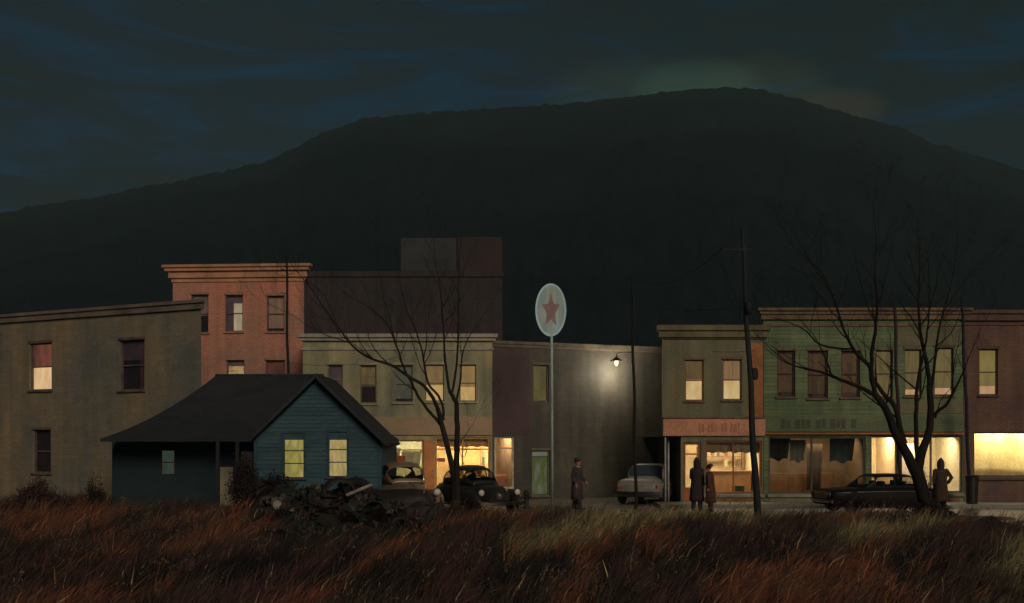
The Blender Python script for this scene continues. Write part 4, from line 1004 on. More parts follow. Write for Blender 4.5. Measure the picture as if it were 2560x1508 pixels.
SED_B = [(-2.5, .74, .40, .74), (-2.40, .83, .30, .84), (-1.7, .88, .24, .88), (-.5, .90, .22, .90), (.7, .90, .22, .90), (1.8, .88, .24, .87), (2.40, .84, .30, .82), (2.5, .76, .40, .74)]
SED_B = [(a * .86, b, c, d) for a, b, c, d in SED_B]
SED_H = [(a * .90, b, c, d + .02) for a, b, c, d in [(-1.70, .50, .82, .86), (-1.45, .66, .82, 1.02), (-1.05, .70, .84, 1.30), (-.6, .70, .84, 1.345), (.1, .70, .84, 1.345), (.45, .70, .84, 1.30), (.85, .72, .84, 1.02), (1.05, .66, .84, .88)]]
SED_G = (-.95, .44, .46, .80, -1.36, -1.0)
car('sedan', 'long low black sedan parked before the green shop', 2196, 35.6, R(180 + 9), mat('black_sedan_paint', (.015, .012, .010), (.010, .008, .007), 1.2, .6, .05, spec=.12, coat=.03), SED_B, SED_H, (1.32, -1.30), SED_G, scale=.90, glass=glassmat('smoky_glass', (.8, .78, .72), .12))
WAG_B = [(-2.05, .74, .42, .80), (-1.98, .82, .32, .92), (-1.3, .86, .26, .96), (0, .87, .24, .97), (1.0, .86, .26, .96), (1.75, .82, .30, .92), (2.05, .72, .42, .80)]
WAG_Bx = [(-2.05, .70, .42, .84), (-1.98, .80, .32, .98), (-1.3, .86, .26, 1.02), (0, .87, .24, 1.02), (1.0, .86, .26, 1.00), (1.75, .82, .30, .94), (2.05, .72, .42, .82)]
WAG_H = [(-1.25, .56, .90, .96), (-1.05, .66, .92, 1.16), (-.72, .70, .92, 1.44), (-.2, .70, .92, 1.48), (.35, .68, .92, 1.42), (.75, .66, .92, 1.08), (.9, .58, .92, .96)]
WAG_G = (-.70, .36, .42, .72, -1.16, -.74)
car('sedan', 'pale cream boxy car half hidden by the posts of the olive shop corner', 1630, 41.2, R(68), mat('pale_cream_paint', (.30, .29, .235), (.21, .205, .17), 1.0, .4, .1, spec=.4), WAG_B, WAG_H, (1.25, -1.30), WAG_G, scale=.97, glass=mat('blue_grey_glass', (.06, .08, .10), (.04, .05, .07), 2, .15, 0, spec=.8))

# ================================================================ people
def skin_body(chains, root_i=0):
    me = bpy.data.meshes.new('person'); vs = []; es = []; rad = []
    for ch in chains:
        par, pts = ch; prev = par
        for p, r in pts:
            vs.append(p); rad.append(r)
            if prev is not None: es.append((prev, len(vs) - 1))
            prev = len(vs) - 1
    me.from_pydata(vs, es, []); o = bpy.data.objects.new('person', me); col.objects.link(o)
    md = o.modifiers.new('s', 'SKIN'); md.use_smooth_shade = True
    o.modifiers.new('u', 'SUBSURF').levels = 1
    for i, r in enumerate(rad):
        sv = me.skin_vertices[0].data[i]; sv.radius = (r, r); sv.use_root = (i == root_i)
    dg = bpy.context.evaluated_depsgraph_get(); dg.update()
    m2 = bpy.data.meshes.new_from_object(o.evaluated_get(dg)); bpy.data.objects.remove(o)
    return m2
def person(label, px, Y, h, face, stride, arms, coatm, hood, hem, skinm, troum, lean=0, cat='person', holding=None, group='people out on the street'):
    """face: rotation about z, 0 looks at the viewer; arms: [(elbow, wrist) offsets from shoulder] for left and right"""
    root = empty('person', (GX(px, Y), Y, .0), face, label, cat, group); k = h / 1.75
    V_ = lambda x, y, z: Vector((x * k, (y + lean * max(0, z - .9)) * k, z * k))
    ch = []; idx = 0
    spine = [(V_(0, 0, .95), .12), (V_(0, 0, 1.12), .115), (V_(0, 0, 1.30), .13), (V_(0, 0, 1.43), .09), (V_(0, 0, 1.50), .052), (V_(0, -.015, 1.56), .06), (V_(0, -.02, 1.64), .085), (V_(0, -.012, 1.71), .062)]
    ch.append((None, [(p, r * k) for p, r in spine]))
    n0 = len(spine); cnt = n0
    feet = []
    for s_, st in ((-1, stride), (1, -stride)):
        pts = [(V_(s_ * .09, 0, .88), .095), (V_(s_ * .10, -st * .55 - .02, .50), .062), (V_(s_ * .10, st * .0 - st * .9, .10 + abs(st) * .05), .042), (V_(s_ * .105, -st * .9 - .10, .045), .036), (V_(s_ * .108, -st * .9 - .19, .035), .026)]
        ch.append((0, [(p, r * k) for p, r in pts])); cnt += len(pts); feet.append((s_, st, pts))
    armp = []
    for s_, (el, wr) in zip((-1, 1), arms):
        sh = Vector((s_ * .17, 0, 1.40)); e_ = sh + Vector(el); w_ = e_ + Vector(wr); d = Vector(wr).normalized()
        sd_ = Vector((0, -1, 0)) if abs(d.y) < .8 else Vector((0, 0, 1))
        sd_ = (sd_ - d * sd_.dot(d)).normalized(); nn = d.cross(sd_)
        palm = w_ + d * .045
        a = [(V_(*sh), .055), (V_(*e_), .042), (V_(*w_), .028), (V_(*palm), .030)]
        ch.append((3, [(p, r * k) for p, r in a])); wi = cnt + 2; pi_ = cnt + 3; cnt += 4
        for f, (o_, ln) in enumerate(((-.030, .066), (-.010, .078), (.010, .074), (.029, .058))):
            b0 = palm + d * .035 + sd_ * o_; c1 = b0 + d * ln * .5 + nn * .010; c2 = c1 + d * ln * .42 + nn * .026
            ch.append((pi_, [(V_(*b0), .0095 * k), (V_(*c1), .0085 * k), (V_(*c2), .007 * k)])); cnt += 3
        t0 = w_ + d * .02 - sd_ * .035; ch.append((wi, [(V_(*t0), .011 * k), (V_(*(t0 + d * .035 - sd_ * .018)), .010 * k), (V_(*(t0 + d * .062 - sd_ * .016)), .008 * k)])); cnt += 3
        armp.append((sh, e_, w_))
    me = skin_body(ch); bm = bmesh.new(); bm.from_mesh(me)
    def blob(c, r, sc_=(1, 1, 1)):
        m_ = Matrix.Translation(V_(*c)) @ Matrix.Diagonal((*[q * r * k for q in sc_], 1)); bmesh.ops.create_uvsphere(bm, u_segments=12, v_segments=8, radius=1, matrix=m_)
    blob((0, -.012, 1.645), .095, (.82, .98, 1.18)); blob((0, -.112, 1.632), .018, (.7, 1.2, 1.4)); blob((0, -.096, 1.597), .022, (1.3, .5, .35)); blob((0, -.082, 1.565), .035, (1, .8, .7))
    for s_ in (-1, 1): blob((s_ * .030, -.098, 1.655), .011); blob((s_ * .080, .0, 1.64), .026, (.35, .8, 1.2))
    bm.to_mesh(me); bm.free(); me.materials.clear(); me.materials.append(skinm)
    for p in me.polygons: p.use_smooth = True
    bo = bpy.data.objects.new('body', me); col.objects.link(bo); bo.parent = root
    # trousers and shoes
    for s_, st, pts in feet:
        MB().tube([V_(s_ * .075, 0, .98), pts[0][0], pts[1][0], pts[2][0] + Vector((0, 0, -.015))], [.125 * k, .12 * k, .088 * k, .075 * k], 12).build('trouser_leg', troum, root, smooth=True)
        a = pts[2][0]; MB().loft([[(a.x + .052 * k * math.cos(t) * w_, a.y + dy * k + .0 , a.z + (-.085 + zz * .5 + zz * .5 * math.sin(t)) * k) for t in [2 * math.pi * q / 10 for q in range(10)]] for dy, w_, zz in ((.07, .55, .06), (.04, .9, .10), (-.04, 1.0, .11), (-.13, 1.05, .075), (-.20, .8, .055), (-.225, .3, .03))], True).build('shoe', M_dark, root, smooth=True)
    # coat
    rings = []; ns = 28; ph = px
    prof = [(hem, .255, .20), (hem + .12, .245, .19), (.80, .225, .175), (.98, .200, .155), (1.10, .195, .150), (1.25, .215, .155), (1.36, .225, .140), (1.43, .185, .115), (1.475, .105, .090), (1.51, .078, .080)]
    for z, rx, ry_ in prof:
        fl = max(0, (1.0 - z)) * .16
        rings.append([V_(rx * (1 + fl * math.sin(5 * t + ph)) * math.cos(t) , ry_ * (1 + fl * math.sin(4 * t + ph * 2)) * math.sin(t) + (-stride * .12 * max(0, 1 - z)), z + .012 * math.sin(3 * t + ph) * (1 if z < .7 else 0)) for t in [2 * math.pi * q / ns for q in range(ns)]])
    cm = MB().loft(rings, True)
    coat = cm.build('coat', coatm, root, smooth=True)
    for sh, e_, w_ in armp:
        m1 = sh.lerp(e_, .5) + Vector((0, .008, 0)); m2 = e_.lerp(w_, .5)
        MB().tube([V_(sh.x * .75, sh.y, sh.z + .015), V_(*sh), V_(*m1), V_(*e_), V_(*m2), V_(*e_.lerp(w_, .96))], [q * k for q in (.085, .085, .073, .064, .056, .050)], 12).build('sleeve', coatm, coat, smooth=True)
    if hood == 'hood':
        hr = []
        for z, rx, ry_, oy in ((1.46, .115, .105, .0), (1.53, .115, .118, .01), (1.62, .122, .132, .012), (1.70, .112, .128, .022), (1.77, .078, .095, .035), (1.825, .035, .05, .05), (1.85, .008, .012, .055)):
            rg = []
            for q in range(20):
                t = 2 * math.pi * q / 20; fr_ = max(0, -math.sin(t)); dep = .075 * fr_ ** 2 if 1.5 < z < 1.74 else 0
                rg.append(V_(rx * math.cos(t), ry_ * math.sin(t) + oy + dep * 1.3, z))
            hr.append(rg)
        MB().loft(hr, True).build('hood', coatm, root, smooth=True)
    else:
        MB().ball(tuple(V_(0, .006, 1.675)), (.092 * k, .108 * k, .098 * k), 16, 10).build('hair', M_dark, root, smooth=True)
        if hood == 'cap':
            MB().lathe([(.0, 1.80), (.06, 1.795), (.095, 1.76), (.10, 1.715), (.098, 1.70)], Matrix.Diagonal((k, k, k, 1)) @ Matrix.Translation((0, -.01, 0)), 20).build('hat', coatm, root, smooth=True)
    if holding: holding(root, V_, armp)
    return root
skm_ = mat('skin', alb(120, 78, 58), alb(96, 62, 48), 3, .6)
c_rust = mat('rust_coat', alb(62, 34, 20), alb(40, 25, 17), 2.5, .95, .4); c_drk = mat('dark_rust_coat', alb(44, 27, 21), alb(31, 23, 21), 2.5, .95, .4)
c_plum = mat('plum_coat', alb(47, 35, 35), alb(34, 27, 28), 2.5, .95, .4); c_umb = mat('umber_coat', alb(52, 34, 20), alb(38, 26, 16), 2.5, .95, .4)
tr_ = mat('dark_trousers', alb(44, 32, 26), alb(32, 26, 24), 3, .95)
def scarf(root, V_, ap):
    MB().tube([V_(.08 * math.cos(a), -.0 + .085 * math.sin(a), 1.475 + .012 * math.sin(2 * a)) for a in [2 * math.pi * q / 16 for q in range(17)]], .028, 8).build('scarf', mat('gleam_scarf', (.34, .33, .26), (.24, .23, .19), 4, .95), root, smooth=True)  # pale scarf put in as a white gleam on the figure
def bag(root, V_, ap):
    w = ap[0][2]; MB().box(w.x - .035, w.x + .035, w.y - .15, w.y + .12, w.z - .40, w.z - .13).build('bag', mat('pale_bag', (.40, .38, .30), (.30, .28, .22), 3, .8), root, bevel=.02); scarf(root, V_, ap)
dn = ((-.045, .02, -.27), (.0, -.05, -.24)); dn2 = ((.045, .02, -.27), (.0, -.05, -.24))
person('person in a long plum coat and pale scarf standing for a gleam, walking alone across the yard', 1442, 36.6, 1.68, R(62), .17, (((-.05, .06, -.27), (-.0, -.12, -.22)), ((.05, -.07, -.26), (-.02, -.17, -.16))), c_plum, 'cap', .38, skm_, tr_, lean=-.03, holding=scarf)
person('taller of two people side by side, in a hooded dark coat against the lit doorway', 1742, 36.0, 1.66, R(150), .06, (dn, ((.04, -.02, -.27), (-.10, -.2, -.05))), c_drk, 'hood', .36, skm_, tr_, lean=-.03)
person('shorter of two people side by side, stooping in a rust brown coat', 1777, 35.7, 1.50, R(-118), .08, (((-.05, -.03, -.27), (.06, -.2, -.08)), dn2), c_rust, 'cap', .34, skm_, tr_, lean=-.10)
person('person in a peaked hood and umber coat, elbow out, before the cream shop window', 2352, 35.0, 1.66, R(168), .05, (((-.16, .05, -.22), (.13, -.07, -.20)), dn2), c_umb, 'hood', .40, skm_, tr_, lean=-.02)

# ================================================================ things by the shops
b0 = empty('bin', (GX(2430, 38.2), 38.2, .12), 0, 'dark slatted litter bin at the foot of the dark corner pole', 'bin')
bm_ = MB()
for k in range(16):
    a = 2 * math.pi * k / 16; bm_.add([(.18 * math.cos(a - .14), .18 * math.sin(a - .14), .04), (.18 * math.cos(a + .14), .18 * math.sin(a + .14), .04), (.22 * math.cos(a + .14), .22 * math.sin(a + .14), .92), (.22 * math.cos(a - .14), .22 * math.sin(a - .14), .92), (.155 * math.cos(a - .14), .155 * math.sin(a - .14), .04), (.155 * math.cos(a + .14), .155 * math.sin(a + .14), .04), (.195 * math.cos(a + .14), .195 * math.sin(a + .14), .92), (.195 * math.cos(a - .14), .195 * math.sin(a - .14), .92)], [(0, 1, 2, 3), (7, 6, 5, 4), (0, 3, 7, 4), (1, 5, 6, 2), (3, 2, 6, 7), (0, 4, 5, 1)])
bm_.lathe([(0, 0), (.19, 0), (.19, .05), (0, .05)], None, 16); bm_.build('body', M_iron, b0)
MB().lathe([(.15, .90), (.235, .92), (.235, .97), (.15, .985), (.15, .90)], None, 20).build('rim', M_iron, b0, smooth=True)
hy = empty('standpipe', (GX(1316, 38.0), 38.0, 0), 0, 'small black standpipe box by the yard wall under the green lit window', 'hydrant')
MB().lathe([(.0, 0), (.13, 0), (.13, .05), (.085, .07), (.085, .42), (.11, .44), (.11, .5), (.07, .58), (.0, .62)], None, 14).build('barrel', M_iron, hy, smooth=True)
for s_ in (-1, 1): MB().lathe([(.0, 0), (.05, 0), (.05, .09), (.035, .1), (0, .1)], Matrix.Translation((s_ * .07, 0, .36)) @ Matrix.Rotation(s_ * math.pi / 2, 4, 'Y'), 10).build('outlet', M_iron, hy, smooth=True)
# inside the shops
def counter(b, px0, px1, py, dep, m, label):
    u0, z = b.uz(px0, py); u1, _ = b.uz(px1, py)
    ro_ = empty('shop_counter', (0, 0, 0), 0, label, 'counter'); ro_.matrix_world = b.root.matrix_basis @ Matrix.Translation((u0, dep, 0))
    w = u1 - u0; MB().box(0, w, 0, .5, .13, z - .04).build('front', m, ro_, bevel=.01); MB().box(-.04, w + .04, -.05, .55, z - .039, z).build('top', mat('counter_top', (.30, .16, .07), (.22, .12, .06), 2, .4), ro_, bevel=.008)
    return ro_, w, z
r_, w_, z_ = counter(E, 1772, 1900, 1180, 1.5, mat('counter_brown', (.34, .17, .07), (.22, .12, .06), 1.6, .6, stretch=(5, 1, 1)), 'brown shop counter behind the big window of the olive shop')
r2_, w2, z2 = counter(C, 1105, 1215, 1196, 1.2, mat('counter_ochre', (.42, .26, .10), (.3, .18, .08), 1.6, .6, stretch=(4, 1, 1)), 'ochre shop counter inside the cream corner store')
bx = empty('shop_goods', (0, 0, 0), 0, 'small green box standing in the olive shop window', 'box'); bx.matrix_world = E.root.matrix_basis @ Matrix.Translation((E.uz(1855, 1200)[0], .45, E.uz(1855, 1230)[1]))
MB().box(-.16, .16, -.08, .08, -.02, .17).build('body', mat('green_box', (.05, .09, .03), None, 3), bx, bevel=.02); MB().box(-.17, .17, -.09, .09, .1725, .20).build('lid', mat('green_box'), bx, bevel=.01)
def hang(b, px0, px1, y0, y1, dep, m, name, label, cat, wav=.05, n=26):
    u0, u1, z0, z1 = b.rect(px0, y0, px1, y1); a = []; c = []
    for i in range(n + 1):
        t = i / n; yy = wav * math.sin(t * 19) * .5 + wav * math.sin(t * 7 + 1) * .4
        a.append((u0 + (u1 - u0) * t, yy * .5, z1)); c.append((u0 + (u1 - u0) * (t * .92 + .04 * math.sin(t * 5)), yy, z0 + .05 * math.sin(t * 9)))
    rows = [[Vector(p).lerp(Vector(q), s_ / 5) for p, q in zip(a, c)] for s_ in range(6)]
    mb = MB().loft(rows, False, False); o = mb.build(name, m, None, smooth=True); so = o.modifiers.new('t', 'SOLIDIFY'); so.thickness = .012
    o.matrix_world = b.root.matrix_basis @ Matrix.Translation((0, dep, 0)); return tag(o, label, cat)
hang(F, 1924, 1985, 1094, 1150, .5, mat('black_drape', (.030, .028, .022), None, 3, .95), 'curtain', 'short black drape gathered at the left of the dim green shop window', 'curtain')
hang(F, 1988, 2030, 1100, 1155, .75, mat('grey_dress', (.26, .25, .20), (.2, .18, .15), 3, .95), 'hanging_dress', 'pale grey garment hanging in the dim shop window', 'garment')
hang(F, 2086, 2150, 1094, 1156, .55, mat('bottle_drape', (.030, .036, .026), None, 3, .95), 'curtain', 'dark green drape at the right of the dim green shop window', 'curtain')
hang(F, 2040, 2080, 1110, 1230, 1.2, mat('umber_screen', (.09, .06, .04), None, 3, .95), 'curtain', 'tall brown screen cloth at the back of the dim window', 'curtain', .03)
hang(C, 1000, 1052, 1128, 1166, .55, mat('pale_poster_cloth', (.62, .62, .48), (.45, .48, .38), 3, .9), 'banner', 'pale greenish cloth hung in the left window of the cream store', 'banner', .02)
hang(C, 988, 1012, 1140, 1160, .40, mat('red_cloth', (.5, .12, .08), (.36, .10, .07), 3, .9), 'banner', 'small red cloth in the left window of the cream store', 'banner', .02)
hang(C, 962, 998, 1116, 1150, .7, mat('green_grey_cloth', (.24, .28, .22), (.18, .22, .18), 3, .9), 'banner', 'grey green cloth behind the small red cloth', 'banner', .02)
rs_ = empty('hanging_sign', (0, 0, 0), 0, 'small dark red sign hanging before the yellow window behind the bowed trunk', 'sign'); rs_.matrix_world = C.root.matrix_basis @ Matrix.Translation((C.uz(1101, 1150)[0], .32, C.uz(1101, 1150)[1]))
MB().box(-.16, .16, -.015, .015, -.08, .07).build('board', mat('red_board', (.30, .05, .03), (.22, .04, .03), 3), rs_, bevel=.01)
for s_ in (-1, 1): MB().tube([(s_ * .12, 0, .07), (s_ * .12, 0, .45)], .006, 5).build('chain', M_iron, rs_)

def shelf(b, px0, px1, y0, y1, dep, n, m, lab, glab, seed):
    rq = random.Random(seed); u0, u1, z0, z1 = b.rect(px0, y0, px1, y1); w = u1 - u0; mm = b.root.matrix_basis @ Matrix.Translation((u0, dep, z0)); h = z1 - z0
    t_ = empty('display_shelf', (0, 0, 0), 0, lab, 'shelf'); t_.matrix_world = mm
    for s_ in (0, w - .03): MB().box(s_, s_ + .03, 0, .28, 0, h).build('upright', m, t_)
    for k in range(2): MB().box(.031, w - .031, .005, .275, h * k * .5 + .01, h * k * .5 + .035).build('board', m, t_)
    x = .07; k = 0
    while x < w - .14:
        for lv in (0, 1):
            if rq.random() < .25: continue
            ww = rq.uniform(.06, .16); hh = min(h * .42, rq.uniform(.12, .30)); c = rq.choice(((.42, .12, .07), (.12, .16, .10), (.55, .42, .20), (.20, .12, .07), (.08, .10, .12), (.5, .45, .32)))
            gm2 = mat('goods_%d' % int(c[0] * 100), c, tuple(v * .7 for v in c), 4, .6, 0); go_ = MB()
            if rq.random() < .5: go_.lathe([(0, 0), (ww * .42, 0), (ww * .42, hh * .62), (ww * .16, hh * .78), (ww * .16, hh), (0, hh)], Matrix.Translation((x + ww / 2, .12, 0)), 10)
            else: go_.box(x, x + ww, .05, .2, 0, hh)
            o = go_.build('shop_goods', gm2, None, bevel=.006); o.matrix_world = mm @ Matrix.Translation((0, 0, h * lv * .5 + .036)); tag(o, glab, 'goods', glab)
        x += rq.uniform(.17, .30)
shelf(E, 1775, 1896, 1118, 1174, 2.6, 0, mat('counter_brown'), 'wooden shelf of goods behind the counter of the olive shop', 'small jar or box on the olive shop back shelf', 1)
shelf(C, 1112, 1214, 1142, 1192, 1.9, 0, mat('counter_ochre'), 'ochre shelf of goods in the yellow lit cream store', 'small jar or box on the cream store back shelf', 2)
shelf(F, 2262, 2400, 1168, 1226, 1.7, 0, mat('rust_wood', (.26, .12, .05), (.17, .085, .04), 1.4, .6, stretch=(4, 1, 1)), 'low rust brown shelf in the bright window behind the hooded person', 'small jar or box on the low shelf behind the hooded person', 3)
# right window goods
hang(D, 1240, 1283, 1188, 1222, .6, mat('pink_cloth', (.55, .20, .13), (.45, .24, .15), 3, .9), 'banner', 'pinkish red cloth low in the narrow lit doorway window', 'banner', .02)
hang(F, 2290, 2330, 1110, 1228, 1.4, mat('grey_pink_panel', (.55, .44, .34), (.45, .38, .30), 2, .9), 'curtain', 'greyish pink cloth panel in the bright window behind the hooded person', 'curtain', .02)
hang(G, 2436, 2860, 1084, 1196, 1.5, mat('added_gold_drape', (.86, .74, .36), (.66, .48, .20), 1.2, .9, stretch=(2, 1, .4)), 'curtain', 'wide pale gold drape added to vary the glow of the brightest shop front', 'curtain', .16, 90)  # added drape, its folds break the flat glow into vertical bands
MBs = empty('display_case', (0, 0, 0), 0, 'rust brown display case against the brown wall of the dim window', 'display case'); MBs.matrix_world = F.root.matrix_basis @ Matrix.Translation((F.uz(1935, 1200)[0], 1.6, .12))
MB().box(0, 2.6, 0, .5, 0, .95).build('cabinet', mat('rust_wood', (.26, .12, .05), (.17, .085, .04), 1.4, .6, stretch=(4, 1, 1)), MBs, bevel=.01)
for k in range(3): MB().box(.03 + k * .86, .83 + k * .86, -.02, 0.0, .08, .86).build('door', mat('rust_wood'), MBs, bevel=.008)

# ================================================================ scrap heap
rng = random.Random(5)
M_rust = mat('rusty_black_metal', (.060, .036, .024), (.022, .018, .016), 2.2, .6, .5, c3=(.03, .024, .022))
M_sheet = mat('dull_sheet_metal', (.30, .30, .30), (.18, .17, .17), 2, .35, .3, metal=.4)
M_grn = mat('green_black_metal', (.032, .038, .028), (.016, .018, .015), 2.5, .6, .4)
hulk = car('old', 'rusty stripped car shell sunk in the scrap heap', 900, 30.2, R(-14), M_rust, OLD_B, [(a, w, z0 - .1, z1 - .42 if z1 > 1.2 else z1 - .08) for a, w, z0, z1 in OLD_H], (1.35, -1.35), OLD_G, lights=False, name='wrecked_car', group=None, z=-.22, tilt=(R(14), R(-8)), wheels=False, glass=M_dark, cat='wrecked car')
def tyre(px, py, Y, rot, label, r=.36, w=.2):
    p = P(px, py, Y); root = empty('old_tyre', p, 0, label, 'tyre', 'tyres on the scrap heap', rot)
    MB().lathe([(r * .6, -w * .42), (r * .82, -w / 2), (r * .97, -w * .36), (r, -w * .12), (r, w * .12), (r * .97, w * .36), (r * .82, w / 2), (r * .6, w * .42), (r * .57, w * .3), (r * .80, w * .25), (r * .80, -w * .25), (r * .57, -w * .3), (r * .6, -w * .42)], None, 30).build('tyre_casing', M_tyre, root, smooth=True)
    MB().lathe([(r * .57, -w * .34), (r * .60, -w * .30), (r * .60, w * .30), (r * .57, w * .34), (r * .57, -w * .34)], None, 24).build('bead', mat('bead', (.04, .03, .026), None, 3), root, smooth=True)
tyre(893, 1236, 30.4, (R(98), R(50), R(18)), 'tyre tilted edge up against the teal wall on top of the heap', .46, .22)
tyre(935, 1258, 30.2, (R(70), R(-40), R(10)), 'tyre slumped against the tilted tyre at the top of the heap', .40)
tyre(700, 1262, 30.8, (R(78), R(8), R(30)), 'upright tyre in the dark shrub at the left end of the heap', .42)
tyre(765, 1345, 26.6, (R(18), R(10), 0), 'flat tyre in the grass below the pale sheet', .38)
tyre(1010, 1262, 31.2, (R(84), R(12), R(-30)), 'tyre standing under the brown round car', .38)
tyre(905, 1352, 26.2, (R(30), R(-16), 0), 'tyre half buried beside the big headlamp bowl', .38)
def panel(px, py, Y, w, h, bend, rot, m, name, label, cat, th=.006):
    p = P(px, py, Y); rows = []
    for i in range(9):
        t = i / 8 - .5; rows.append([(w * t, bend * math.cos(t * math.pi) * (1 - .3 * (s_ / 4)), h * (s_ / 4 - .5) + .04 * math.sin(t * 6 + s_)) for s_ in range(5)])
    o = MB().loft(rows, False, False).build(name, m, None, smooth=True); so = o.modifiers.new('t', 'SOLIDIFY'); so.thickness = th; o.location = p; o.rotation_euler = rot
    return tag(o, label, cat)
panel(722, 1290, 30.0, .55, .42, .10, (R(-62), R(12), R(14)), mat('reflection_tin', (.75, .52, .32), (.55, .38, .24), 3, .3, .2, metal=.2), 'tin_sheet', 'tin sheet coloured as a pale orange reflection at the left end of the heap', 'tin sheet')  # the pale orange stands for reflected light, painted as sheet colour
panel(758, 1256, 30.6, .62, .30, .10, (R(-40), R(-10), R(-8)), M_sheet, 'tin_sheet', 'dull grey tin sheet lying at the foot of the teal wall', 'tin sheet')
panel(770, 1275, 30.2, .40, .22, .14, (R(-20), R(24), R(20)), M_sheet, 'tin_sheet', 'small curled grey tin scrap on top of the heap', 'tin sheet')
panel(985, 1325, 28.0, 1.3, .6, .35, (R(-30), R(-14), R(12)), M_grn, 'car_fender', 'green black fender curving over the middle of the heap', 'fender', .01)
panel(1075, 1330, 28.6, .6, .8, .25, (R(0), R(10), R(50)), M_rust, 'loose_door_panel', 'dark car door panel leaning at the right end of the heap', 'car door', .02)
panel(820, 1330, 27.2, 1.2, .55, .3, (R(-35), R(8), R(-10)), M_rust, 'car_hood', 'rusty hood lying open at the front of the heap', 'car hood', .01)
def bowl(px, py, Y, rot, r, m, label):
    root = empty('headlamp_bowl', P(px, py, Y), 0, label, 'headlamp', None, rot)
    MB().lathe([(.0, -r * .85), (r * .5, -r * .74), (r * .86, -r * .4), (r, 0), (r * .93, .02), (r * .8, -r * .36), (r * .46, -r * .66), (0, -r * .74)], None, 24).build('shell', m, root, smooth=True)
    MB().lathe([(r * .92, .0), (r * 1.06, .0), (r * 1.06, .04), (r * .92, .04), (r * .92, 0)], None, 24).build('rim', M_chrome, root, smooth=True)
bowl(832, 1372, 25.4, (R(70), R(0), R(-58)), .24, mat('highlight_enamel', (.50, .30, .14), (.34, .22, .12), 3, .4), 'big headlamp bowl with an orange painted highlight at the front of the heap')  # orange colour stands for a glowing highlight on the bowl
bowl(1063, 1345, 27.6, (R(80), R(0), R(-70)), .17, mat('grey_enamel', (.16, .17, .13), (.1, .1, .09), 3, .4), 'small grey headlamp bowl in the grass right of the heap')
bowl(990, 1275, 30.3, (R(60), R(0), R(20)), .15, mat('olive_enamel', (.34, .30, .18), (.2, .18, .12), 3, .4), 'olive headlamp bowl below the brown round car')
def pipe(a, b, Y, r, m, name, label, cat):
    p = P(*a, Y); q = P(*b, Y + .5) - p; mid = q * .5 + Vector((0, 0, .04)); root = MB().tube([(0, 0, 0), mid, q], r, 9).build(name, m, None, smooth=True); root.location = p; tag(root, label, cat)
pipe((835, 1280), (935, 1245), 30.0, .045, M_grn, 'exhaust_pipe', 'long dark pipe slanting up to the tilted tyre', 'pipe')
pipe((680, 1400), (880, 1372), 25.2, .03, M_grn, 'iron_bar', 'black iron bar lying in the grass below the headlamp bowl', 'iron bar')
pipe((915, 1335), (1010, 1300), 28.6, .03, mat('mossy_brass', (.16, .15, .05), (.06, .07, .03), 3, .5), 'bumper_bar', 'greenish yellow bumper bar slanting across the heap', 'bumper')
dm = empty('oil_drum', P(1012, 1360, 27.0), 0, 'dark oil drum on its side in the grass', 'drum', None, (R(82), R(10), R(35)))
MB().lathe([(0, -.42), (.27, -.42), (.29, -.40), (.275, -.36), (.275, -.15), (.29, -.14), (.275, -.12), (.275, .12), (.29, .14), (.275, .15), (.275, .36), (.29, .40), (.27, .42), (0, .40)], None, 26).build('barrel', M_rust, dm, smooth=True)


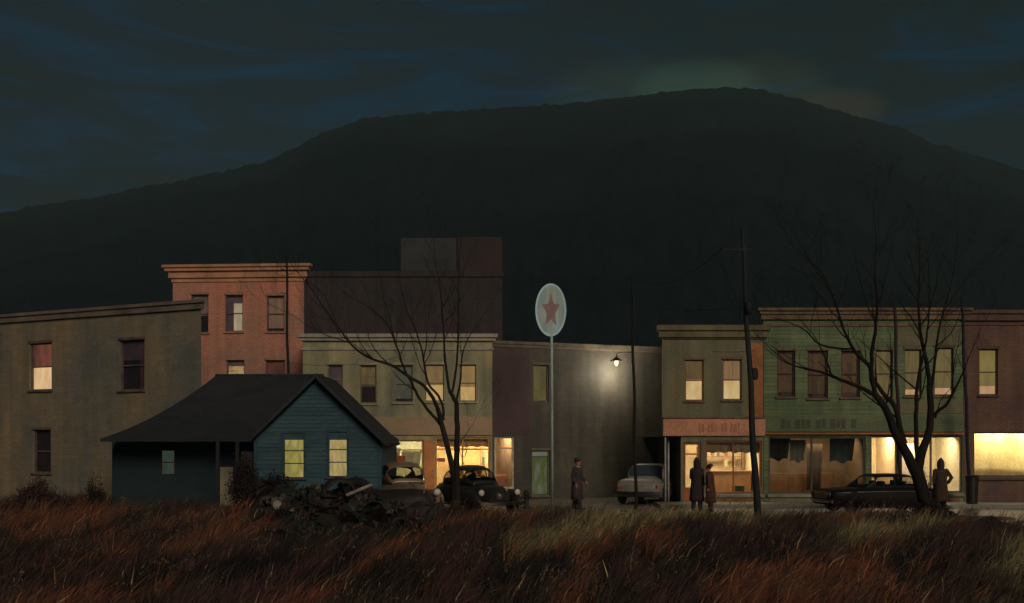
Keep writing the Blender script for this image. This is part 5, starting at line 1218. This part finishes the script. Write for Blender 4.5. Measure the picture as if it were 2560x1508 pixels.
def hz_(x, y): return field_h(x, y)
def scrap(px, Y, dz, kind, m, sz, rot, label, seed):
    rq = random.Random(seed); x = GX(px, Y); root = empty({'w': 'spoked_hoop', 'b': 'scrap_beam', 'f': 'torn_mudguard', 'e': 'engine_block', 'c': 'dented_can', 'p': 'broken_plank'}[kind], (x, Y, hz_(x, Y) + dz), 0, label, {'w': 'wheel', 'b': 'scrap metal', 'f': 'mudguard', 'e': 'engine', 'c': 'can', 'p': 'plank'}[kind], None, tuple(R(a) for a in rot))
    if kind == 'w':
        MB().lathe([(sz * .95, -.07), (sz, -.05), (sz * .9, -.02), (sz * .86, .02), (sz, .05), (sz * .95, .07), (sz * .82, .03), (sz * .80, -.03), (sz * .95, -.07)], None, 26).build('hoop', m, root, smooth=True)
        for k in range(6): a = k * math.pi / 3; MB().tube([(.04 * math.cos(a), .04 * math.sin(a), 0), (sz * .84 * math.cos(a), sz * .84 * math.sin(a), 0)], .018, 6).build('spoke', m, root)
        MB().lathe([(0, -.05), (.06, -.04), (.06, .05), (0, .07)], None, 12).build('hub', m, root, smooth=True)
    elif kind == 'f':
        rr = []
        for k in range(15):
            a = math.pi * (.08 + .95 * k / 14); rr.append([(sz * math.cos(a) * q, w_, sz * math.sin(a) * q) for q, w_ in ((.90, -.16), (1.0, -.10), (1.04, .0), (1.0, .10), (.90, .16))])
        o = MB().loft(rr, False, False).build('skirt', m, root, smooth=True); q = o.modifiers.new('t', 'SOLIDIFY'); q.thickness = .008
    elif kind == 'e':
        MB().box(-.26, .26, -.17, .17, 0, .34).build('block', m, root, bevel=.02)
        for k in range(4): MB().lathe([(.0, .34), (.05, .34), (.05, .42), (.03, .44), (0, .44)], Matrix.Translation((-.19 + k * .125, 0, 0)), 10).build('cylinder_head', m, root)
        MB().lathe([(0, 0), (.15, 0), (.15, .04), (.05, .06), (0, .06)], Matrix.Translation((.262, 0, .17)) @ Matrix.Rotation(math.pi / 2, 4, 'Y'), 16).build('flywheel', m, root)
    elif kind == 'c':
        MB().lathe([(0, 0), (sz * .6, 0), (sz * .62, .02), (sz * .55, sz * .5), (sz * .62, sz), (sz * .6, sz * 1.02), (0, sz * 1.0)], None, 16).build('barrel', m, root, smooth=True)
    elif kind == 'p':
        MB().box(-sz, sz, -.08, .08, 0, .03).build('board', m, root, bevel=.004)
    else:
        MB().box(-sz, sz, -.03, .03, 0, .012).box(-sz, sz, -.006, .006, .0125, .07).build('bar', m, root, bevel=.003)
M_pale = mat('pale_scrap', (.34, .31, .26), (.14, .12, .10), 5, .5, .4); M_oran = mat('orange_rust', (.34, .16, .06), (.12, .06, .03), 4, .7, .4)
scrap(845, 28.4, .18, 'f', M_rust, .42, (20, 10, 30), 'torn mudguard arching up in the middle of the heap', 1)
scrap(940, 27.0, .10, 'f', M_grn, .40, (-15, -12, -20), 'green black mudguard low at the front right of the heap', 2)
scrap(1005, 26.0, .05, 'w', M_rust, .30, (70, 10, 20), 'bare spoked wheel standing in the grass right of the heap', 3)
scrap(760, 28.6, .12, 'w', M_grn, .27, (60, -20, -30), 'bare spoked wheel leaning near the pale tin sheet', 4)
scrap(800, 27.4, .06, 'e', M_rust, .3, (8, -14, 25), 'blocky old engine sunk in the front of the heap', 5)
scrap(880, 28.0, .30, 'b', M_pale, .55, (0, -22, 15), 'pale angle iron slanting over the middle of the heap', 6)
scrap(915, 26.6, .14, 'b', M_rust, .7, (0, 16, -25), 'rusty angle iron slanting down at the front of the heap', 7)
scrap(770, 30.0, .22, 'b', M_oran, .35, (0, -30, 10), 'short orange rusted iron stub by the teal wall', 8)
scrap(735, 27.4, .02, 'p', M_oran, .5, (10, -12, 35), 'orange brown plank in the grass left of the engine', 9)
scrap(860, 25.2, .05, 'p', M_oran, .5, (5, -25, -20), 'orange brown plank below the big headlamp bowl', 10)
scrap(690, 28.6, .02, 'c', M_pale, .20, (75, 10, 20), 'small pale can lying left of the heap', 11)
scrap(380, 26.5, .06, 'c', M_pale, .17, (80, 0, 60), 'small pale can lying alone in the dark grass at left', 12)
scrap(415, 26.3, .06, 'p', M_pale, .13, (10, -10, 30), 'short pale board beside the lone can in the grass', 13)
scrap(1050, 28.6, .08, 'f', M_rust, .38, (10, 20, 60), 'torn mudguard under the end of the brown round car', 14)


def crumple(px, Y, dz, m, sz, seed):
    rq = random.Random(seed); x = GX(px, Y); nx_, ny_ = 7, 5; rows = []
    ph = rq.random() * 9; cv = rq.uniform(.2, .9)
    for j in range(ny_):
        r = []
        for i in range(nx_):
            a, b = i / (nx_ - 1) - .5, j / (ny_ - 1) - .5
            r.append(Vector((a * sz * (1 + .3 * b), b * sz * rq.uniform(.45, .7), sz * (.35 * math.cos(a * 3 * cv + ph) * cv + .16 * noise.noise(Vector((a * 5, b * 5, ph))))) ) + Vector((rq.gauss(0, .02), rq.gauss(0, .02), rq.gauss(0, .025))))
        rows.append(r)
    o = MB().loft(rows, False, False).build('scrap_piece', m, None); q = o.modifiers.new('t', 'SOLIDIFY'); q.thickness = .012
    o.location = (x, Y, field_h(x, Y) + dz); o.rotation_euler = (R(rq.uniform(-70, 70)), R(rq.uniform(-50, 50)), R(rq.uniform(0, 360)))
    wh = 'in the heap beside the round black shrub' if px < 745 else 'low at the front of the heap' if Y < 26.4 else 'near the tilted tyre on the heap' if px < 905 else 'in the heap below the brown car'
    cn = {'rusty_black_metal': 'rusty', 'green_black_metal': 'greenish black', 'dull_olive_scrap': 'dull olive'}.get(m.name, 'black')
    tag(o, cn + ' crumpled scrap metal ' + wh, 'scrap metal', cn + ' scrap metal ' + wh)
rq = random.Random(31)
for k in range(84):
    px_ = rq.choice((rq.uniform(650, 790), rq.uniform(740, 1090), rq.uniform(780, 1010))); Y_ = rq.uniform(22.8, 30.8) if k % 2 else rq.uniform(26.0, 30.8)
    crumple(px_, Y_, rq.uniform(.04, .26), rq.choice((M_rust, M_grn, M_grn, M_rust, M_dark, mat('dull_olive_scrap', (.10, .095, .07), (.035, .032, .028), 3, .5, .4))), rq.uniform(.32, .85), 100 + k)
# ================================================================ shrubs
def shrub(px, py, Y, w, h, leafm, label, seed, n=1500, twigs=34, leaf=.05, name='shrub', flat=.7):
    rg = random.Random(seed); base = P(px, py, Y); base.z = max(-.02, min(base.z, .1)); root = empty(name, base, 0, label, 'shrub', 'dark shrubs in the field')
    sb_ = MB(); tips = []
    for i in range(twigs):
        a = rg.uniform(0, 2 * math.pi); q = rg.random() ** .5; tip = Vector((math.cos(a) * q * w / 2, math.sin(a) * q * w / 2 * flat, h * (1 - .55 * q * q) * rg.uniform(.75, 1.08)))
        m_ = tip * .5 + Vector((rg.gauss(0, .05), rg.gauss(0, .05), .06)); sb_.tube([(tip.x * .1, tip.y * .1, -.05), m_, tip], [.014, .008, .003], 4, False); tips += [m_, tip, m_.lerp(tip, .5)]
    sb_.build('trunk', M_bark2, root)
    lb_ = MB()
    for i in range(n):
        c = rg.choice(tips) + Vector((rg.gauss(0, w * .075), rg.gauss(0, w * .06), rg.gauss(0, h * .075)))
        if c.z < .01: c.z = .02
        d = Vector((rg.gauss(.3, 1), rg.gauss(0, 1), rg.gauss(.5, 1))).normalized(); s_ = Vector((rg.gauss(0, 1), rg.gauss(0, 1), rg.gauss(0, 1))).cross(d).normalized(); L2 = leaf * rg.uniform(.6, 1.7)
        lb_.add([c - s_ * L2 * .28, c + d * L2, c + s_ * L2 * .28, c - d * L2 * .4], [(0, 1, 2, 3)])
    lb_.build('crown', leafm, root)
m_mar = mat('maroon_leaf', (.085, .038, .038), (.045, .026, .028), 3, .95, 0); m_blk = mat('black_leaf', (.020, .016, .014), (.012, .011, .010), 3, .95, 0); m_rb = mat('red_brown_leaf', (.095, .040, .022), (.05, .024, .018), 2.5, .95, 0)
shrub(92, 1290, 33.6, 1.3, 1.0, m_mar, 'rounded maroon shrub standing highest at the left edge of the field', 1, 6500, 70)
shrub(190, 1292, 33.0, 1.2, .55, m_rb, 'low red brown shrub between the maroon shrub and the scraggy shrub', 2)
shrub(236, 1280, 34.2, .7, 1.1, m_blk, 'scraggy black shrub against the brown wall left of the cottage', 3, 700, 60, .04)
shrub(20, 1305, 31.5, 1.3, .5, m_rb, 'low red brown shrub at the very left edge', 4)
shrub(695, 1300, 31.4, 1.2, 1.2, m_blk, 'ragged round black shrub at the left end of the scrap heap', 5, 6500, 80)
shrub(805, 1275, 33.0, .55, .62, m_blk, 'small dark shrub against the teal gable wall between the windows', 6, 1100)
shrub(612, 1300, 33.0, 1.0, 1.7, mat('porch_leaf', (.034, .022, .018), (.02, .016, .015), 3, .95, 0), 'tall dark brown shrub screening the cottage porch', 7, 5000, 80)
shrub(470, 1300, 32.6, 1.5, .5, m_rb, 'low red brown shrub before the dark cottage wing', 8)
shrub(2325, 1360, 29.4, 1.3, .62, m_blk, 'wide black shrub at the foot of the thick forked tree', 9, 6000, 80)
shrub(2250, 1350, 27.0, .9, .5, m_blk, 'smaller black shrub just left of the forked tree foot', 14, 1500, 40)
shrub(1150, 1310, 31.5, .95, .5, m_blk, 'low black shrub round the foot of the slim bowed trunks', 10, 1500)
shrub(2470, 1345, 27.5, .8, .42, m_blk, 'low black shrub near the puddles', 11, 1200)
shrub(400, 1400, 24.0, 1.1, .42, m_mar, 'low maroon shrub in the dark grass at left', 12, 1500)
shrub(690, 1370, 27.0, 1.2, .62, m_blk, 'black shrub in front of the left end of the scrap heap', 15, 2200, 50)

# ================================================================ grass
rg = np.random.default_rng(11); NT = 33000; PB = 12
def nz(x, y, s, o): return np.array([noise.noise(Vector((a * s, b * s, o))) for a, b in zip(x, y)])
Yt = 8.5 + (39.0 - 8.5) * rg.random(NT) ** .82
Xt = (rg.random(NT) * 2 - 1) * (Yt * .51 + 1.8)
en = np.array([edge_y(x) for x in Xt]); keep = Yt < en - .12 + .3 * rg.random(NT)
keep &= ~((Xt > GX(275, 35.5)) & (Xt < GX(958, 33.6)) & (Yt > 33.3)); keep &= ~((Yt > 36.6) & (Xt > -9.5))
heap = np.exp(-(((Xt / Yt * FPX + 1280) - 870) / 200) ** 2 - ((Yt - 27.2) / 4.0) ** 2) + .8 * np.exp(-((Xt + 6.6) / 1.1) ** 2 - ((Yt - 30) / 2.0) ** 2)
keep &= (rg.random(NT) > heap * 1.35 - .1)
keep &= (nz(Xt, Yt * .6, 1.6, 22.0) < .26 + .25 * rg.random(NT))
Xt, Yt, heap = Xt[keep], Yt[keep], heap[keep]; n = len(Xt)
st1 = nz(Xt - Yt / 8.0, Yt * .10, 1.15, 1.0); st2 = nz(Xt - Yt / 7.0, Yt * .16, 3.0, 4.0); n3_ = nz(Xt, Yt * .8, .25, 9.0)
pxb = 1280 + Xt / Yt * FPX; pyb = HOR + CAMZ / Yt * FPX
def blob(px, py, sx, sy, sl=0): return np.exp(-(((pxb - px) + (pyb - py) * sl) / sx) ** 2 - ((pyb - py) / sy) ** 2)
olive = 1.25 * blob(1500, 1345, 130, 60, 2.2) + 1.0 * blob(1640, 1305, 170, 24, 1) + 1.25 * blob(2150, 1372, 85, 42, 1.4) + 1.0 * blob(2000, 1296, 300, 15) + .8 * blob(1840, 1340, 60, 30, 1.4) + .8 * blob(2290, 1350, 60, 40, 1.5) + .9 * blob(2540, 1430, 70, 90, .6) + .35 * blob(1350, 1390, 60, 40, 1.4) + st2 * .55 - .1
rust = .75 * blob(2060, 1460, 330, 50, 1) + .9 * blob(2215, 1380, 60, 55, 1.2) + .8 * blob(120, 1330, 200, 48, 1) + .8 * blob(560, 1340, 90, 45, 1.5) + .5 * blob(1480, 1400, 300, 40, 1) + .5 * blob(1180, 1330, 90, 60, 1.5) + .12 + st1 * 1.0
dark = .9 * blob(1850, 1400, 170, 35, 1) + .8 * blob(1300, 1470, 700, 40) + .7 * blob(1650, 1350, 120, 30, 1.5) + .9 * blob(450, 1450, 400, 35) + .5 * blob(250, 1490, 500, 30) + heap * 1.2 - st1 * .6
pal = {'black': (.021, .018, .017), 'brown': (.052, .038, .030), 'rust': (.140, .055, .034), 'orange': (.33, .130, .055), 'olive': (.20, .175, .085), 'straw': (.42, .30, .15), 'maroon': (.070, .036, .034), 'moss': (.090, .082, .048)}
K = np.array([pal[k] for k in ('black', 'brown', 'rust', 'orange', 'olive', 'straw', 'maroon', 'moss')])
rep = lambda a: np.repeat(a, PB)
Xb = rep(Xt) + rg.normal(0, .06, n * PB); Yb = rep(Yt) + rg.normal(0, .11, n * PB); N2 = n * PB
u = rep(rg.random(n)) * .7 + rg.random(N2) * .3
R_ = rep(rust); O_ = rep(olive); D_ = rep(dark)
idx = np.where(u + D_ * .5 > .62, 0, 1); idx = np.where((R_ < .0) & (u > .3), 6, idx)
idx = np.where(R_ - D_ * .5 + (u - .5) * .6 > .50, 2, idx)
idx = np.where(O_ - D_ * .35 + (u - .5) * .5 > .30, 7, idx); idx = np.where(O_ - D_ * .35 + (u - .5) * .7 > .62, 4, idx)
u2 = rg.random(N2); idx = np.where((u2 < .09) & (R_ > .50) & (D_ < .5), 3, idx); idx = np.where(((u2 > .991)) | ((u2 > .84) & (O_ > .6)), 5, idx)
colr = K[idx] * (0.65 + .7 * rg.random((N2, 1)))
hgt = rep(.18 + .44 * rg.random(n) ** 2 + .20 * np.clip(n3_, -1, 1) + .20 * np.clip(st2, -1, 1)) * (.55 + .65 * rg.random(N2)) * np.where(Yb > 30, .85, 1.12)
hgt = hgt * np.where((Yb > 30.5) & (Xb < GX(640, 33)), 1.45, 1); hgt = np.clip(hgt, .08, .72) * np.where(Yb < 18, .85, 1)
wid = .006 + .010 * rg.random(N2)
la = np.radians(rep(40 + 18 * st1 + rg.normal(0, 13, n)) + rg.normal(0, 12, N2)); ly = rg.normal(0, .22, N2)
zb = rep(np.array([field_h(a, b) for a, b in zip(Xt, Yt)])) - .03
tx = np.sin(la) * hgt; tz = np.cos(la) * hgt; ty = ly * hgt
ang = rg.random(N2) * math.pi * .6 - .3 * math.pi; wx = np.cos(ang) * wid; wy = np.sin(ang) * wid
V = np.empty((N2, 5, 3)); base = np.stack([Xb, Yb, zb], 1); W_ = np.stack([wx, wy, np.zeros(N2)], 1)
mid = base + np.stack([tx * .36, ty * .4, tz * .60], 1); tip = base + np.stack([tx, ty, tz], 1)
V[:, 0] = base - W_; V[:, 1] = base + W_; V[:, 2] = mid + W_ * .75; V[:, 3] = mid - W_ * .75; V[:, 4] = tip
me = bpy.data.meshes.new('grass'); me.vertices.add(N2 * 5); me.vertices.foreach_set('co', V.ravel())
loops = np.empty((N2, 7), dtype=np.int64); o5 = np.arange(N2)[:, None] * 5; loops[:, :4] = o5 + np.array([0, 1, 2, 3]); loops[:, 4:] = o5 + np.array([3, 2, 4])
me.loops.add(N2 * 7); me.loops.foreach_set('vertex_index', loops.ravel().astype(np.int32))
me.polygons.add(N2 * 2); st_ = np.empty((N2, 2), dtype=np.int32); st_[:, 0] = np.arange(N2) * 7; st_[:, 1] = np.arange(N2) * 7 + 4; me.polygons.foreach_set('loop_start', st_.ravel())
me.update(calc_edges=True); me.validate()
ca = me.color_attributes.new('blade', 'FLOAT_COLOR', 'POINT'); cc = np.ones((N2, 5, 4)); cc[:, :, :3] = colr[:, None, :]; ca.data.foreach_set('color', cc.ravel())
gm_ = bpy.data.materials.new('dry_grass'); gm_.use_nodes = True; t = gm_.node_tree; b = t.nodes['Principled BSDF']; at = t.nodes.new('ShaderNodeAttribute'); at.attribute_name = 'blade'
t.links.new(at.outputs['Color'], b.inputs['Base Color']); b.inputs['Roughness'].default_value = .8; b.inputs['Specular IOR Level'].default_value = .15
me.materials.append(gm_); go = bpy.data.objects.new('grass', me); col.objects.link(go); tag(go, 'windswept dry rust brown and olive grass leaning right across the field', 'grass', kind='stuff')

# dead weeds: thin branching stalks with seed heads, scattered through the grass
rw = random.Random(77); wm = MB()
for k in range(950):
    Y = 12 + 20 * rw.random() ** .8; x = (rw.random() * 2 - 1) * (Y * .48 + .5)
    if Y > edge_y(x) - .3 or (GX(640, Y) < x < GX(1090, Y) and Y > 22): continue
    if noise.noise(Vector((x * .5, Y * .35, 40))) < -.05: continue
    h = rw.uniform(.3, .72); b = Vector((x, Y, field_h(x, Y) - .02)); ln = rw.gauss(.5, .2); m_ = b + Vector((ln * h * .35, rw.gauss(0, .04), h * .55)); t_ = b + Vector((ln * h, rw.gauss(0, .07), h * .96)); r = rw.uniform(.0025, .0045)
    wm.tube([b, m_, t_], [r, r * .8, r * .5], 3, False)
    for q in range(rw.randint(2, 5)):
        f = rw.uniform(.45, 1); p = m_.lerp(t_, f); e_ = p + Vector((rw.gauss(.04, .05), rw.gauss(0, .05), rw.uniform(.03, .11))); wm.tube([p, e_], [r * .6, r * .4], 3, False)
        for z in range(rw.randint(1, 3)):
            c = e_ + Vector((rw.gauss(0, .012), rw.gauss(0, .012), rw.gauss(0, .012))); a = rw.uniform(.007, .016)
            wm.add([c + Vector((a, 0, 0)), c + Vector((-a * .5, a, 0)), c + Vector((-a * .5, -a, 0)), c + Vector((0, 0, a * 2)), c - Vector((0, 0, a))], [(0, 1, 3), (1, 2, 3), (2, 0, 3), (1, 0, 4), (2, 1, 4), (0, 2, 4)])
tag(wm.build('weeds', mat('dead_weed', (.15, .10, .06), (.05, .035, .026), 1.2, .9, 0)), 'thin dead weed stalks with seed heads scattered through the field', 'weeds', kind='stuff')
# ================================================================ thin night mist
hm = bpy.data.materials.new('mist'); hm.use_nodes = True; t = hm.node_tree; t.nodes.clear()
o_ = t.nodes.new('ShaderNodeOutputMaterial'); v_ = t.nodes.new('ShaderNodeVolumePrincipled'); v_.inputs['Color'].default_value = (.42, .66, .70, 1)
v_.inputs['Density'].default_value = HAZE; v_.inputs['Anisotropy'].default_value = .0
t.links.new(v_.outputs[0], o_.inputs['Volume'])
ho = MB().box(-1000, 1000, -45, 905, -1.0, 245).build('haze', hm); tag(ho, 'thin mist hanging over the whole town and hill at night', 'haze', kind='stuff')
